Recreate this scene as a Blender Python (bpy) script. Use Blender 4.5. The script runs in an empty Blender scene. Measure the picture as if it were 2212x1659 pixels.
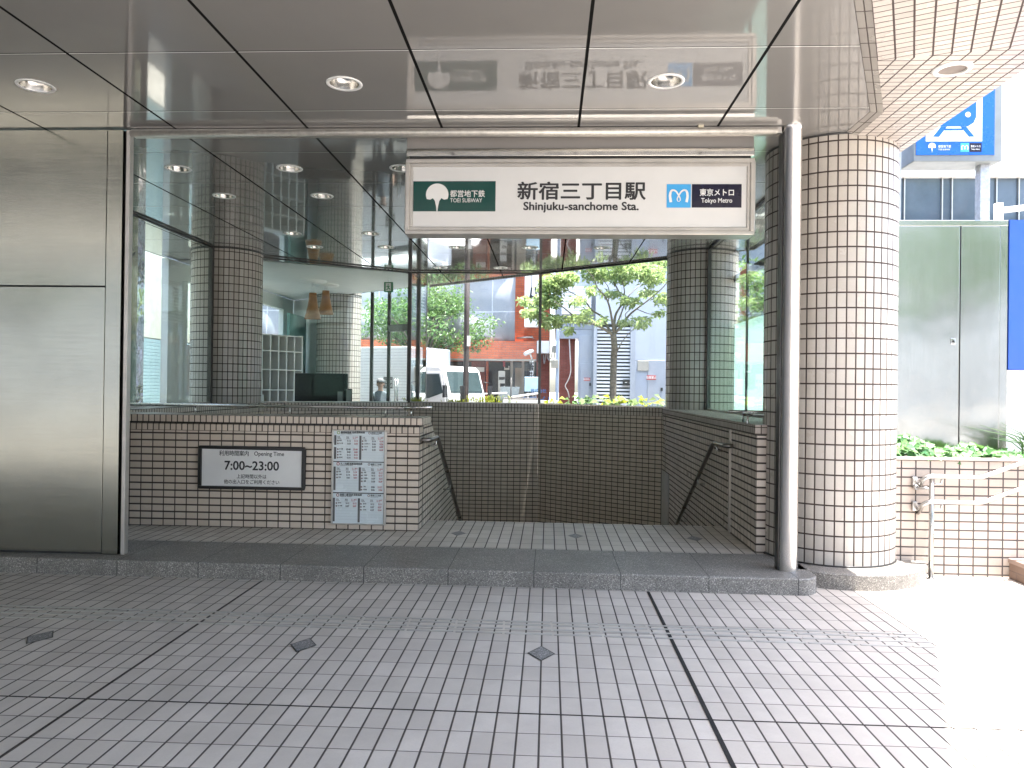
import bpy, bmesh, math, random
from math import radians, sin, cos, pi
from mathutils import Vector, Matrix, geometry
random.seed(7)
S = bpy.context.scene
COL = S.collection

# ------------------------------------------------------------------ camera
EYE = Vector((0.0, 0.0, 1.6))
YAW, PITCH, ROLL = radians(2.8), radians(0.25), radians(0.71)
FPX, PCX, PCY = 1620.0, 1106.0, 829.5          # focal length and centre on a 2212 px wide picture
FW = Vector((-sin(YAW) * cos(PITCH), cos(YAW) * cos(PITCH), sin(PITCH)))
_r = Vector((cos(YAW), sin(YAW), 0)); _u = _r.cross(FW)
RT = _r * cos(ROLL) + _u * sin(ROLL); UP = RT.cross(FW)
cd = bpy.data.cameras.new('camera'); cam = bpy.data.objects.new('camera', cd); COL.objects.link(cam)
cd.sensor_width = 36; cd.lens = FPX / 2212 * 36; cd.clip_end = 1500; cd.clip_start = 0.05
M = Matrix((RT, UP, -FW)).transposed().to_4x4(); M.translation = EYE; cam.matrix_world = M
S.camera = cam

# ------------------------------------------------------------------ sky, sun, exposure
SUN_DIR = Vector((0.64, -0.15, 3.74)).normalized()
w = bpy.data.worlds.new("World"); S.world = w; w.use_nodes = True
nt = w.node_tree; sky = nt.nodes.new('ShaderNodeTexSky'); sky.sky_type = 'NISHITA'; sky.sun_disc = False
sky.sun_elevation = math.asin(SUN_DIR.z); sky.sun_rotation = math.atan2(SUN_DIR.x, SUN_DIR.y)
sky.dust_density = 3.0; sky.air_density = 1.0
nt.links.new(sky.outputs[0], nt.nodes['Background'].inputs[0]); nt.nodes['Background'].inputs[1].default_value = 0.125
sd = bpy.data.lights.new('sun', 'SUN'); sd.energy = 2.9; sd.angle = radians(0.5); sd.color = (1, 0.97, 0.93)
so = bpy.data.objects.new('sun', sd); COL.objects.link(so); so.rotation_euler = SUN_DIR.to_track_quat('Z', 'Y').to_euler(); so.location = (6, 0, 20)
S.view_settings.view_transform = 'Standard'; S.view_settings.look = 'None'; S.view_settings.exposure = 3.15; S.view_settings.gamma = 1
S.view_settings.use_curve_mapping = False
S.cycles.max_bounces = 10; S.cycles.diffuse_bounces = 5; S.cycles.glossy_bounces = 5; S.cycles.transparent_max_bounces = 24
S.cycles.use_denoising = True; S.cycles.sample_clamp_indirect = 8; S.cycles.caustics_reflective = False

def at(x, y, Y):
    "the point at depth Y behind a place of the 2212 px wide picture"
    d = FW + RT * ((x - PCX) / FPX) - UP * ((y - PCY) / FPX)
    return EYE + d * (Y / d.y)

# ------------------------------------------------------------------ object helpers
OFF = {}
def tag(o, label=None, cat=None, group=None, kind=None):
    for k, v in (('label', label), ('category', cat), ('group', group), ('kind', kind)):
        if v: o[k] = v
    return o
def thing(name, label, cat, loc=(0, 0, 0), group=None):
    o = bpy.data.objects.new(name, None); COL.objects.link(o); o.location = loc; o.empty_display_size = .1
    OFF[o.name] = Vector(loc); return tag(o, label, cat, group)
KIDS = {}
def copy_tree(o, parent=None):
    c = o.copy(); COL.objects.link(c); c.parent = parent
    for ch in KIDS.get(o.name, []): copy_tree(ch, c)
    return c

class MB:
    def __init__(s): s.v = []; s.f = []; s.uv = []; s.m = []; s.sm = []
    def face(s, pts, uv=None, m=0, sm=False):
        i = len(s.v); s.v += [Vector(p) for p in pts]; s.f.append(list(range(i, i + len(pts))))
        if uv is None:
            a, b, c = Vector(pts[0]), Vector(pts[1]), Vector(pts[2]); n = (b - a).cross(c - a)
            ax = max(range(3), key=lambda k: abs(n[k]))
            ij = ((1, 2), (0, 2), (0, 1))[ax]
            uv = [(p[ij[0]], p[ij[1]]) for p in pts]
        s.uv.append(list(uv)); s.m.append(m); s.sm.append(sm)
    def box(s, x0, x1, y0, y1, z0, z1, m=0):
        A = lambda *p: s.face(p, m=m)
        A((x0, y0, z0), (x1, y0, z0), (x1, y0, z1), (x0, y0, z1)); A((x1, y1, z0), (x0, y1, z0), (x0, y1, z1), (x1, y1, z1))
        A((x0, y1, z0), (x0, y0, z0), (x0, y0, z1), (x0, y1, z1)); A((x1, y0, z0), (x1, y1, z0), (x1, y1, z1), (x1, y0, z1))
        A((x0, y0, z1), (x1, y0, z1), (x1, y1, z1), (x0, y1, z1)); A((x0, y1, z0), (x1, y1, z0), (x1, y0, z0), (x0, y0, z0))
        return s
    def prism(s, poly, z0, z1, m=0, sm=False, topm=None):
        n = len(poly); u = 0
        for i in range(n):
            a, b = poly[i], poly[(i + 1) % n]; L = math.hypot(b[0] - a[0], b[1] - a[1])
            s.face([(a[0], a[1], z0), (b[0], b[1], z0), (b[0], b[1], z1), (a[0], a[1], z1)], [(u, z0), (u + L, z0), (u + L, z1), (u, z1)], m, sm); u += L
        tm = m if topm is None else topm
        s.face([(p[0], p[1], z1) for p in poly], m=tm); s.face([(p[0], p[1], z0) for p in reversed(poly)], m=m)
        return s
    def wallseg(s, a, b, t, z0, z1, m=0, u0=0):
        "upright slab from a to b in plan, its back t to the left of a->b"
        a, b = Vector(a), Vector(b); d = (b - a); L = d.length; d /= L; n = Vector((-d.y, d.x)) * t
        P = lambda q, z: (q.x, q.y, z)
        s.face([P(a, z0), P(b, z0), P(b, z1), P(a, z1)], [(u0, z0), (u0 + L, z0), (u0 + L, z1), (u0, z1)], m)
        s.face([P(b + n, z0), P(a + n, z0), P(a + n, z1), P(b + n, z1)], [(L, z0), (0, z0), (0, z1), (L, z1)], m)
        s.face([P(a, z1), P(b, z1), P(b + n, z1), P(a + n, z1)], [(u0, 0), (u0 + L, 0), (u0 + L, t), (u0, t)], m)
        s.face([P(a + n, z0), P(b + n, z0), P(b, z0), P(a, z0)], [(0, 0), (L, 0), (L, t), (0, t)], m)
        s.face([P(a + n, z0), P(a, z0), P(a, z1), P(a + n, z1)], [(0, z0), (t, z0), (t, z1), (0, z1)], m)
        s.face([P(b, z0), P(b + n, z0), P(b + n, z1), P(b, z1)], [(0, z0), (t, z0), (t, z1), (0, z1)], m)
        return s
    def tube(s, pts, r, n=10, m=0, caps=True, rs=None):
        pts = [Vector(p) for p in pts]; N = len(pts); rings = []
        t0 = (pts[1] - pts[0]).normalized(); ref = Vector((0, 0, 1)) if abs(t0.z) < .9 else Vector((1, 0, 0))
        nrm = t0.cross(ref).normalized(); L = 0; Ls = []
        for i in range(N):
            if i: L += (pts[i] - pts[i - 1]).length
            Ls.append(L)
            t = ((pts[min(i + 1, N - 1)] - pts[max(i - 1, 0)])).normalized()
            nrm = (nrm - t * nrm.dot(t)).normalized(); bn = t.cross(nrm); rr = rs[i] if rs else r
            k = 1.0
            if 0 < i < N - 1:
                c = (pts[i] - pts[i - 1]).normalized().dot((pts[i + 1] - pts[i]).normalized()); k = 1 / max(.7, math.sqrt(max(.1, (1 + c) / 2)))
            rings.append([pts[i] + (nrm * cos(2 * pi * j / n) + bn * sin(2 * pi * j / n)) * rr * (k if k < 1.3 else 1.3) for j in range(n)])
        base = len(s.v)
        for rg in rings: s.v += rg
        for i in range(N - 1):
            for j in range(n):
                k = (j + 1) % n
                s.f.append([base + i * n + j, base + i * n + k, base + (i + 1) * n + k, base + (i + 1) * n + j])
                s.uv.append([(j * .1, Ls[i]), (j * .1 + .1, Ls[i]), (j * .1 + .1, Ls[i + 1]), (j * .1, Ls[i + 1])]); s.m.append(m); s.sm.append(True)
        if caps:
            s.f.append([base + j for j in reversed(range(n))]); s.uv.append([(0, 0)] * n); s.m.append(m); s.sm.append(False)
            s.f.append([base + (N - 1) * n + j for j in range(n)]); s.uv.append([(0, 0)] * n); s.m.append(m); s.sm.append(False)
        return s
    def lathe(s, c, prof, n=32, m=0, sm=True, a0=0, a1=2 * pi, uvr=None):
        "prof: list of (r, z); closed round turn unless a0/a1 given"
        base = len(s.v); c = Vector(c)
        for (r, z) in prof:
            for j in range(n + 1):
                a = a0 + (a1 - a0) * j / n; s.v.append(Vector((c.x + r * cos(a), c.y + r * sin(a), c.z + z)))
        for i in range(len(prof) - 1):
            for j in range(n):
                k = base + i * (n + 1) + j; R = uvr or max(prof[i][0], .01)
                u0, u1 = (a0 + (a1 - a0) * j / n) * R, (a0 + (a1 - a0) * (j + 1) / n) * R
                s.f.append([k, k + 1, k + n + 2, k + n + 1]); z0, z1 = c.z + prof[i][1], c.z + prof[i + 1][1]
                s.uv.append([(u0, z0), (u1, z0), (u1, z1), (u0, z1)]); s.m.append(m); s.sm.append(sm)
        return s
    def build(s, name, mats, parent=None, bevel=0, local=False, seg=2, label=None):
        me = bpy.data.meshes.new(name); off = OFF.get(parent.name, Vector()) if (parent and not local) else Vector()
        me.from_pydata([tuple(v - off) for v in s.v], [], s.f); me.update()
        if not isinstance(mats, (list, tuple)): mats = [mats]
        for mt in mats: me.materials.append(mt)
        ul = me.uv_layers.new(name='UVMap'); k = 0
        for p, uvs in zip(me.polygons, s.uv):
            for l, q in zip(p.loop_indices, uvs): ul.data[l].uv = q
        for p, mi, sm in zip(me.polygons, s.m, s.sm): p.material_index = mi; p.use_smooth = sm
        o = bpy.data.objects.new(name, me); COL.objects.link(o)
        if bevel:
            bm = bmesh.new(); bm.from_mesh(me); bmesh.ops.remove_doubles(bm, verts=bm.verts, dist=1e-5); bm.to_mesh(me); bm.free()
            md = o.modifiers.new('edge', 'BEVEL'); md.width = bevel; md.segments = seg; md.limit_method = 'ANGLE'; md.angle_limit = radians(35)
        elif any(s.sm):
            bm = bmesh.new(); bm.from_mesh(me); bmesh.ops.remove_doubles(bm, verts=bm.verts, dist=1e-5); bm.to_mesh(me); bm.free()
        if parent: o.parent = parent; KIDS.setdefault(parent.name, []).append(o); OFF[o.name] = off
        if label: o['label'] = label
        return o
def struct(o): o['kind'] = 'structure'; return o
def fillet(pts, r, n=5):
    out = [Vector(pts[0])]
    for i in range(1, len(pts) - 1):
        p = Vector(pts[i]); a = (Vector(pts[i - 1]) - p); b = (Vector(pts[i + 1]) - p); d = min(r, a.length * .45, b.length * .45)
        A = p + a.normalized() * d; B = p + b.normalized() * d
        for k in range(n + 1):
            t = k / n; out.append(A.lerp(p, t).lerp(p.lerp(B, t), t))
    out.append(Vector(pts[-1])); return out

_TXT = {}
def lettering(name, lines, mat, parent, bold=0.0, local=False):
    "lines: (text, centre x, baseline z, height, depth y, align, squeeze); flat letters standing upright, facing the camera side"
    V, F = [], []
    for (t, x, z, size, y, al, sq) in lines:
        key = t
        if key not in _TXT:
            c = bpy.data.curves.new('txt', 'FONT'); c.body = t; c.size = 1; c.resolution_u = 3
            o = bpy.data.objects.new('txt', c); COL.objects.link(o)
            me = bpy.data.meshes.new_from_object(o.evaluated_get(bpy.context.evaluated_depsgraph_get()))
            _TXT[key] = ([v.co.copy() for v in me.vertices], [list(p.vertices) for p in me.polygons])
            bpy.data.objects.remove(o); bpy.data.curves.remove(c)
        vs, fs = _TXT[key]
        if not vs: continue
        x0 = min(v.x for v in vs); x1 = max(v.x for v in vs); k = sq if sq else 1
        dx = {'C': -(x0 + x1) / 2, 'L': -x0, 'R': -x1}[al]
        sh = [(0, 0)] if not bold else [(0, 0), (bold, 0), (-bold, 0), (0, bold), (0, -bold), (bold * .7, bold * .7), (-bold * .7, -bold * .7), (bold * .7, -bold * .7), (-bold * .7, bold * .7)]
        for q, (sx, sz) in enumerate(sh):
            b = len(V)
            V += [Vector((x + (v.x + dx + sx) * size * k, y - q * .00012, z + (v.y + sz) * size)) for v in vs]
            F += [[b + i for i in f] for f in fs]
    me = bpy.data.meshes.new(name); off = OFF.get(parent.name, Vector()) if not local else Vector()
    me.from_pydata([tuple(v - off) for v in V], [], F); me.materials.append(mat)
    o = bpy.data.objects.new(name, me); COL.objects.link(o); o.parent = parent; KIDS.setdefault(parent.name, []).append(o); OFF[o.name] = off
    return o

# ------------------------------------------------------------------ materials
MATS = {}
def newmat(n):
    m = bpy.data.materials.new(n); m.use_nodes = True; t = m.node_tree; b = t.nodes['Principled BSDF']; return m, t, b
def N(t, ty, **kw):
    n = t.nodes.new('ShaderNode' + ty)
    for k, v in kw.items(): setattr(n, k, v)
    return n
def math_(t, op, a, b=None, c=None, clamp=False):
    n = N(t, 'Math', operation=op); n.use_clamp = clamp
    for i, q in enumerate((a, b, c)):
        if q is None: continue
        if isinstance(q, (int, float)): n.inputs[i].default_value = q
        else: t.links.new(q, n.inputs[i])
    return n.outputs[0]
def mixc(t, f, a, b, bt='MIX'):
    n = N(t, 'Mix', data_type='RGBA', blend_type=bt)
    for i, q in ((0, f), (6, a), (7, b)):
        if isinstance(q, (int, float)): n.inputs[i].default_value = q
        elif isinstance(q, tuple): n.inputs[i].default_value = (*q[:3], 1)
        else: t.links.new(q, n.inputs[i])
    return n.outputs[2]
def noise(t, scale, detail=3, rough=.55, vec=None, dim='3D'):
    n = N(t, 'TexNoise'); n.inputs['Scale'].default_value = scale; n.inputs['Detail'].default_value = detail; n.inputs['Roughness'].default_value = rough
    if vec is not None: t.links.new(vec, n.inputs['Vector'])
    return n.outputs['Fac']
def objco(t): return N(t, 'NewGeometry').outputs['Position']
def rng(t, v, a, b, c, d):
    n = N(t, 'MapRange'); n.clamp = True
    t.links.new(v, n.inputs[0])
    for i, q in zip((1, 2, 3, 4), (a, b, c, d)): n.inputs[i].default_value = q
    return n.outputs[0]
def bump(t, b, h, strength, dist):
    n = N(t, 'Bump'); n.inputs['Strength'].default_value = strength; n.inputs['Distance'].default_value = dist
    t.links.new(h, n.inputs['Height']); t.links.new(n.outputs[0], b.inputs['Normal']); return n
def pbr(name, col, rough=.5, metal=0, var=.12, scale=3, bmp=0, bscale=60, col2=None, spec=None, emit=None, coat=0):
    if name in MATS: return MATS[name]
    m, t, b = newmat(name); p = objco(t)
    c2 = col2 or tuple(x * (1 - var * 2) for x in col)
    f = rng(t, noise(t, scale, 5, .6, p), .3, .72, 0, 1)
    t.links.new(mixc(t, f, col, c2), b.inputs['Base Color']); b.inputs['Metallic'].default_value = metal
    t.links.new(rng(t, noise(t, scale * 2.3, 4, .6, p), .3, .7, max(.02, rough - .07), min(1, rough + .07)), b.inputs['Roughness'])
    if bmp: bump(t, b, noise(t, bscale, 3, .6, p), bmp, .01)
    if spec is not None: b.inputs['Specular IOR Level'].default_value = spec
    if coat: b.inputs['Coat Weight'].default_value = coat; b.inputs['Coat Roughness'].default_value = .08
    if emit: b.inputs['Emission Color'].default_value = (*emit[:3], 1); b.inputs['Emission Strength'].default_value = emit[3]
    MATS[name] = m; return m
def tilemat(name, c1, c2, grout, mu, mv, ju, jv, rough=.35, ou=0, ov=0, bmp=.6, soft=.0025, tilt=.25, dirt=.25, gl=1.5, thresh_dirt=True, stagger=0, spots=0):
    m, t, b = newmat(name); uv = N(t, 'UVMap'); sp = N(t, 'SeparateXYZ'); t.links.new(uv.outputs[0], sp.inputs[0])
    V = math_(t, 'DIVIDE', math_(t, 'SUBTRACT', sp.outputs[1], ov), mv)
    su = math_(t, 'SUBTRACT', sp.outputs[0], ou)
    if stagger: su = math_(t, 'ADD', su, math_(t, 'MULTIPLY', math_(t, 'MODULO', math_(t, 'ABSOLUTE', math_(t, 'FLOOR', V)), 2), mu * stagger))
    U = math_(t, 'DIVIDE', su, mu)
    fu, fv = math_(t, 'FRACT', U), math_(t, 'FRACT', V)
    du = math_(t, 'SUBTRACT', math_(t, 'MULTIPLY', math_(t, 'SUBTRACT', .5, math_(t, 'ABSOLUTE', math_(t, 'SUBTRACT', fu, .5))), mu), ju / 2)
    dv = math_(t, 'SUBTRACT', math_(t, 'MULTIPLY', math_(t, 'SUBTRACT', .5, math_(t, 'ABSOLUTE', math_(t, 'SUBTRACT', fv, .5))), mv), jv / 2)
    h = rng(t, math_(t, 'MINIMUM', du, dv), -.0005, soft, 0, 1)
    cx = N(t, 'CombineXYZ'); t.links.new(math_(t, 'FLOOR', U), cx.inputs[0]); t.links.new(math_(t, 'FLOOR', V), cx.inputs[1])
    wn = N(t, 'TexWhiteNoise', noise_dimensions='3D'); t.links.new(cx.outputs[0], wn.inputs[0])
    p = objco(t); nz = noise(t, 2.2, 5, .65, p); fine = noise(t, 90, 3, .6, p)
    c = mixc(t, wn.outputs[0], c1, c2); c = mixc(t, rng(t, nz, .35, .75, 0, dirt), c, tuple(x * .55 for x in c1)); c = mixc(t, rng(t, fine, .45, .75, 0, .18), c, tuple(x * .7 for x in c2))
    if spots:
        vo = N(t, 'TexVoronoi'); vo.inputs['Scale'].default_value = 1.6; t.links.new(p, vo.inputs['Vector']); vs_ = N(t, 'SeparateColor'); t.links.new(vo.outputs['Color'], vs_.inputs[0])
        sz = math_(t, 'MULTIPLY', math_(t, 'SUBTRACT', vs_.outputs[0], .35), .045); dd = math_(t, 'ADD', vo.outputs['Distance'], math_(t, 'MULTIPLY', math_(t, 'SUBTRACT', noise(t, 45, 2, .6, p), .5), .03))
        c = mixc(t, math_(t, 'MULTIPLY', rng(t, math_(t, 'SUBTRACT', dd, sz), 0, .006, 1, 0), spots), c, tuple(x * .28 for x in c1))
        c = mixc(t, rng(t, noise(t, .55, 6, .7, p), .42, .68, 0, .3), c, (c1[0] * .62, c1[1] * .60, c1[2] * .60))
    g = mixc(t, rng(t, noise(t, 9, 4, .6, p), .3, .7, 0, 1), grout, tuple(min(1, x * gl) for x in grout))
    t.links.new(mixc(t, h, g, c), b.inputs['Base Color'])
    sc = N(t, 'SeparateColor'); t.links.new(wn.outputs[1], sc.inputs[0])
    r = math_(t, 'ADD', math_(t, 'MULTIPLY', sc.outputs[0], .14), rough - .07)
    r = math_(t, 'ADD', r, rng(t, nz, .4, .8, 0, .12))
    n = N(t, 'Mix', data_type='FLOAT'); t.links.new(h, n.inputs[0]); n.inputs[2].default_value = .92; t.links.new(r, n.inputs[3])
    t.links.new(n.outputs[0], b.inputs['Roughness'])
    hh = math_(t, 'ADD', h, math_(t, 'MULTIPLY', math_(t, 'ADD', math_(t, 'MULTIPLY', math_(t, 'SUBTRACT', fu, .5), math_(t, 'SUBTRACT', sc.outputs[1], .5)), math_(t, 'MULTIPLY', math_(t, 'SUBTRACT', fv, .5), math_(t, 'SUBTRACT', sc.outputs[2], .5))), tilt))
    hh = math_(t, 'ADD', hh, math_(t, 'MULTIPLY', fine, .05))
    bump(t, b, hh, bmp, .004)
    return m
def granite(name, base, ou=0, mu=.69):
    m, t, b = newmat(name); p = objco(t); uv = N(t, 'UVMap'); sp = N(t, 'SeparateXYZ'); t.links.new(uv.outputs[0], sp.inputs[0])
    v = N(t, 'TexVoronoi'); v.inputs['Scale'].default_value = 190; t.links.new(p, v.inputs['Vector']); s = N(t, 'SeparateColor'); t.links.new(v.outputs['Color'], s.inputs[0])
    c = mixc(t, s.outputs[0], tuple(x * .45 for x in base), tuple(x * 1.5 for x in base))
    c = mixc(t, rng(t, s.outputs[1], .86, .95, 0, .8), c, tuple(min(1, x * 3.2) for x in base)); c = mixc(t, rng(t, noise(t, 2.6, 5, .65, p), .35, .7, 0, .5), c, tuple(x * .5 for x in base))
    px = N(t, 'SeparateXYZ'); t.links.new(p, px.inputs[0])
    f = math_(t, 'FRACT', math_(t, 'DIVIDE', math_(t, 'SUBTRACT', px.outputs[0], ou), mu)); d = math_(t, 'MULTIPLY', math_(t, 'SUBTRACT', .5, math_(t, 'ABSOLUTE', math_(t, 'SUBTRACT', f, .5))), mu)
    j = rng(t, d, .0018, .0042, 0, 1); t.links.new(mixc(t, j, (.02, .02, .02), c), b.inputs['Base Color']); b.inputs['Roughness'].default_value = .5
    bump(t, b, math_(t, 'ADD', j, math_(t, 'MULTIPLY', noise(t, 160, 2, .6, p), .35)), .45, .004); return m
def glassmat(name, tint, refl=1.0, wav=0):
    m = bpy.data.materials.new(name); m.use_nodes = True; t = m.node_tree; t.nodes.remove(t.nodes['Principled BSDF']); out = t.nodes['Material Output']
    tr = N(t, 'BsdfTransparent'); tr.inputs[0].default_value = (*tint, 1); gl = N(t, 'BsdfAnisotropic'); gl.inputs['Roughness'].default_value = .0; gl.inputs['Color'].default_value = (.95, 1, .97, 1)
    ge = N(t, 'NewGeometry'); dt = N(t, 'VectorMath', operation='DOT_PRODUCT'); t.links.new(ge.outputs['Incoming'], dt.inputs[0]); t.links.new(ge.outputs['Normal'], dt.inputs[1])
    c = math_(t, 'SUBTRACT', 1, math_(t, 'ABSOLUTE', dt.outputs['Value']), clamp=True); F = math_(t, 'MULTIPLY_ADD', math_(t, 'POWER', c, 5), .96 * refl, .042 * refl)
    mx = N(t, 'MixShader'); t.links.new(math_(t, 'MINIMUM', F, 1), mx.inputs[0]); t.links.new(tr.outputs[0], mx.inputs[1]); t.links.new(gl.outputs[0], mx.inputs[2]); t.links.new(mx.outputs[0], out.inputs[0])
    if wav:
        bp = N(t, 'Bump'); bp.inputs['Strength'].default_value = wav; bp.inputs['Distance'].default_value = .01; t.links.new(noise(t, 1.3, 2, .5, objco(t)), bp.inputs['Height']); t.links.new(bp.outputs[0], gl.inputs['Normal'])
    return m
def steel(name, col=(.6, .6, .58), rough=.25, aniso=.0, wav=0, wscale=2.0, brushed=None):
    m, t, b = newmat(name); p = objco(t); b.inputs['Metallic'].default_value = 1
    f = rng(t, noise(t, 1.7, 5, .6, p), .3, .7, 0, 1); t.links.new(mixc(t, f, col, tuple(x * .86 for x in col)), b.inputs['Base Color'])
    if brushed:
        mp = N(t, 'Mapping'); mp.inputs['Scale'].default_value = brushed; t.links.new(p, mp.inputs['Vector']); br = noise(t, 1, 3, .6, mp.outputs[0])
        t.links.new(rng(t, br, .3, .7, rough - .02, rough + .03), b.inputs['Roughness'])
    else: t.links.new(rng(t, noise(t, 5, 4, .6, p), .3, .7, max(.03, rough - .05), rough + .05), b.inputs['Roughness'])
    if aniso: b.inputs['Anisotropic'].default_value = aniso
    if wav: bump(t, b, noise(t, wscale, 2, .5, p), wav, .02)
    return m
def leafmat(name, c1, c2, trans=.35):
    m = bpy.data.materials.new(name); m.use_nodes = True; t = m.node_tree; b = t.nodes['Principled BSDF']; out = t.nodes['Material Output']
    oi = N(t, 'NewGeometry'); r = oi.outputs['Random Per Island']; c = mixc(t, r, c1, c2); t.links.new(c, b.inputs['Base Color']); b.inputs['Roughness'].default_value = .45
    tl = N(t, 'BsdfTranslucent'); t.links.new(mixc(t, .5, c, (c2[0] * 1.6, c2[1] * 1.7, c2[2])), tl.inputs[0]); mx = N(t, 'MixShader'); mx.inputs[0].default_value = trans
    t.links.new(b.outputs[0], mx.inputs[1]); t.links.new(tl.outputs[0], mx.inputs[2]); t.links.new(mx.outputs[0], out.inputs[0]); return m

BEIGE1, BEIGE2, GROUT = (.66, .57, .475), (.575, .49, .40), (.045, .034, .028)
m_joint = pbr('joint_sealant', (.05, .042, .036), .8, var=.3, scale=8)
m_bar = pbr('tactile_metal', (.52, .50, .46), .42, .35, .15, 4)
m_floor = tilemat('pavement_tile', (.61, .56, .50), (.51, .465, .41), (.04, .033, .028), .1037, .2083, .0075, .0035, rough=.5, ou=-.025, ov=3.683, bmp=.5, tilt=.12, dirt=.38, spots=.6)
m_plat = tilemat('platform_tile', (.62, .57, .50), (.53, .485, .42), (.04, .034, .03), .1065, .2083, .0075, .0035, rough=.45, ou=-.886, ov=7.49, bmp=.5, tilt=.12, dirt=.38)
m_wall = tilemat('wall_tile', BEIGE1, BEIGE2, GROUT, .1205, .0736, .009, .014, rough=.33, ou=-1.3, ov=.13, tilt=.3)
m_back = tilemat('stairwell_tile', (.68, .59, .49), (.59, .505, .415), (.04, .031, .026), .1187, .0735, .009, .011, rough=.33, ou=0, ov=.137, tilt=.3)
m_cope = tilemat('coping_tile', BEIGE1, BEIGE2, GROUT, .0602, .0735, .009, .009, rough=.33, ou=-1.3, ov=1.187 - .0735 * 4, tilt=.3)
m_colm = tilemat('column_tile', (.50, .46, .41), (.425, .385, .34), (.035, .025, .021), 2 * pi * .561 / 45, .1277, .0095, .011, rough=.2, ou=0, ov=.13, tilt=.8, dirt=.2)
m_soff = tilemat('soffit_tile', (.49, .45, .41), (.43, .39, .355), (.045, .033, .03), .1047, .0687, .009, .006, rough=.28, ou=0, ov=0, tilt=.3, dirt=.15)
m_plan = tilemat('planter_tile', (.50, .42, .36), (.43, .36, .305), (.06, .05, .046), .1235, .076, .010, .011, rough=.35, ou=3.089, ov=1.009, tilt=.3, dirt=.2)
m_gran = granite('grey_granite', (.20, .19, .172), ou=-.10)
m_gran2 = granite('plinth_granite', (.18, .168, .15), ou=.05, mu=40)
m_ss = steel('brushed_panel_steel', (.335, .335, .285), .18, brushed=(3, 3, 60), aniso=.0, wav=.04, wscale=.9)
m_pole = steel('pole_steel', (.66, .64, .61), .24, brushed=(40, 40, 1.5), wav=.06, wscale=7)
m_rail = steel('rail_steel', (.55, .54, .52), .27)
m_cab = steel('cabinet_steel', (.50, .51, .48), .17, brushed=(120, 120, 3), wav=.5, wscale=1.8)
m_chrome = steel('polished_steel', (.75, .75, .74), .05, wav=.5, wscale=5)
m_alu = pbr('aluminium', (.52, .50, .46), .38, .9, .1, 6)
m_alud = pbr('dirty_aluminium', (.54, .51, .465), .4, .75, .1, 5)
m_dark = pbr('dark_metal', (.035, .034, .033), .4, .4)
m_black = pbr('black_gap', (.008, .008, .008), .8)
m_white = pbr('white_paint', (.78, .78, .76), .45, var=.05)
m_acryl = pbr('sign_acrylic', (.66, .66, .645), .12, var=.03, coat=.4)
m_letter = pbr('black_lettering', (.02, .02, .022), .35)
m_red = pbr('red_lettering', (.45, .03, .05), .4)
m_lgrey = pbr('grey_lettering', (.12, .12, .12), .4)
m_green = pbr('sign_green', (.004, .055, .045), .15, var=.05)
m_sky = pbr('sign_sky_blue', (.06, .36, .72), .15, var=.03)
m_navy = pbr('sign_navy', (.008, .008, .028), .12, var=.05)
m_wlet = pbr('white_lettering', (.75, .75, .73), .3, var=.03)
m_blue = pbr('sign_blue', (.006, .11, .52), .25, var=.03)
m_dblue = pbr('panel_blue', (.025, .09, .45), .35, var=.04)
m_glass = glassmat('window_glass', (.955, .99, .972), 1.0, .02)
m_glass2 = glassmat('clear_glass', (.985, .995, .99), .5)
m_glass3 = glassmat('tinted_glass', (.95, .99, .975), .22)
m_frost = bpy.data.materials.new('frosted_glass'); m_frost.use_nodes = True; _t = m_frost.node_tree; _b = _t.nodes['Principled BSDF']; _b.inputs['Base Color'].default_value = (.55, .70, .66, 1); _b.inputs['Roughness'].default_value = .3
_tl = N(_t, 'BsdfTranslucent'); _tl.inputs[0].default_value = (.70, .86, .81, 1); _mx = N(_t, 'MixShader'); _mx.inputs[0].default_value = .72; _t.links.new(_b.outputs[0], _mx.inputs[1]); _t.links.new(_tl.outputs[0], _mx.inputs[2]); _t.links.new(_mx.outputs[0], _t.nodes['Material Output'].inputs[0])
m_conc = pbr('concrete', (.36, .35, .33), .85, var=.2, bmp=.2)
m_asph = pbr('asphalt', (.07, .07, .07), .9, var=.2, bmp=.3)
m_pave = pbr('sunlit_paving', (.40, .37, .34), .7, var=.1)
m_bark = pbr('bark', (.16, .14, .11), .85, var=.3, scale=12, bmp=.6, bscale=40)
m_leaf = leafmat('broad_leaves', (.12, .20, .085), (.27, .33, .17), .48)
m_leaf2 = leafmat('green_leaves', (.045, .12, .04), (.12, .20, .075), .35)
m_ivy = leafmat('ivy_leaves', (.03, .12, .035), (.14, .26, .09), .25)
m_leafy = leafmat('yellow_leaves', (.20, .26, .02), (.34, .36, .04), .35)
m_soil = pbr('soil', (.05, .035, .025), .95, bmp=.5)
m_ceilw = pbr('cafe_ceiling_white', (.72, .74, .72), .6, var=.03)
m_brick = tilemat('red_brick', (.62, .16, .065), (.50, .115, .05), (.22, .12, .09), .22, .07, .01, .01, rough=.7, bmp=.4, tilt=.1, stagger=.5)
m_step = tilemat('step_brick', (.20, .135, .105), (.16, .11, .085), (.12, .09, .08), .22, .07, .008, .008, rough=.75, bmp=.3, stagger=.5)
m_hand = steel('handrail_steel', (.22, .205, .19), .3)
m_tarp = pbr('grey_tarpaulin', (.27, .30, .34), .5, var=.08, scale=.8)
m_gbld = tilemat('grey_cladding', (.42, .46, .53), (.40, .44, .51), (.16, .17, .19), 2.1, 2.42, .012, .012, rough=.5, bmp=.3, tilt=0, dirt=.1)
m_gdoor = pbr('grey_door_paint', (.34, .37, .42), .5, var=.05)
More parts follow.
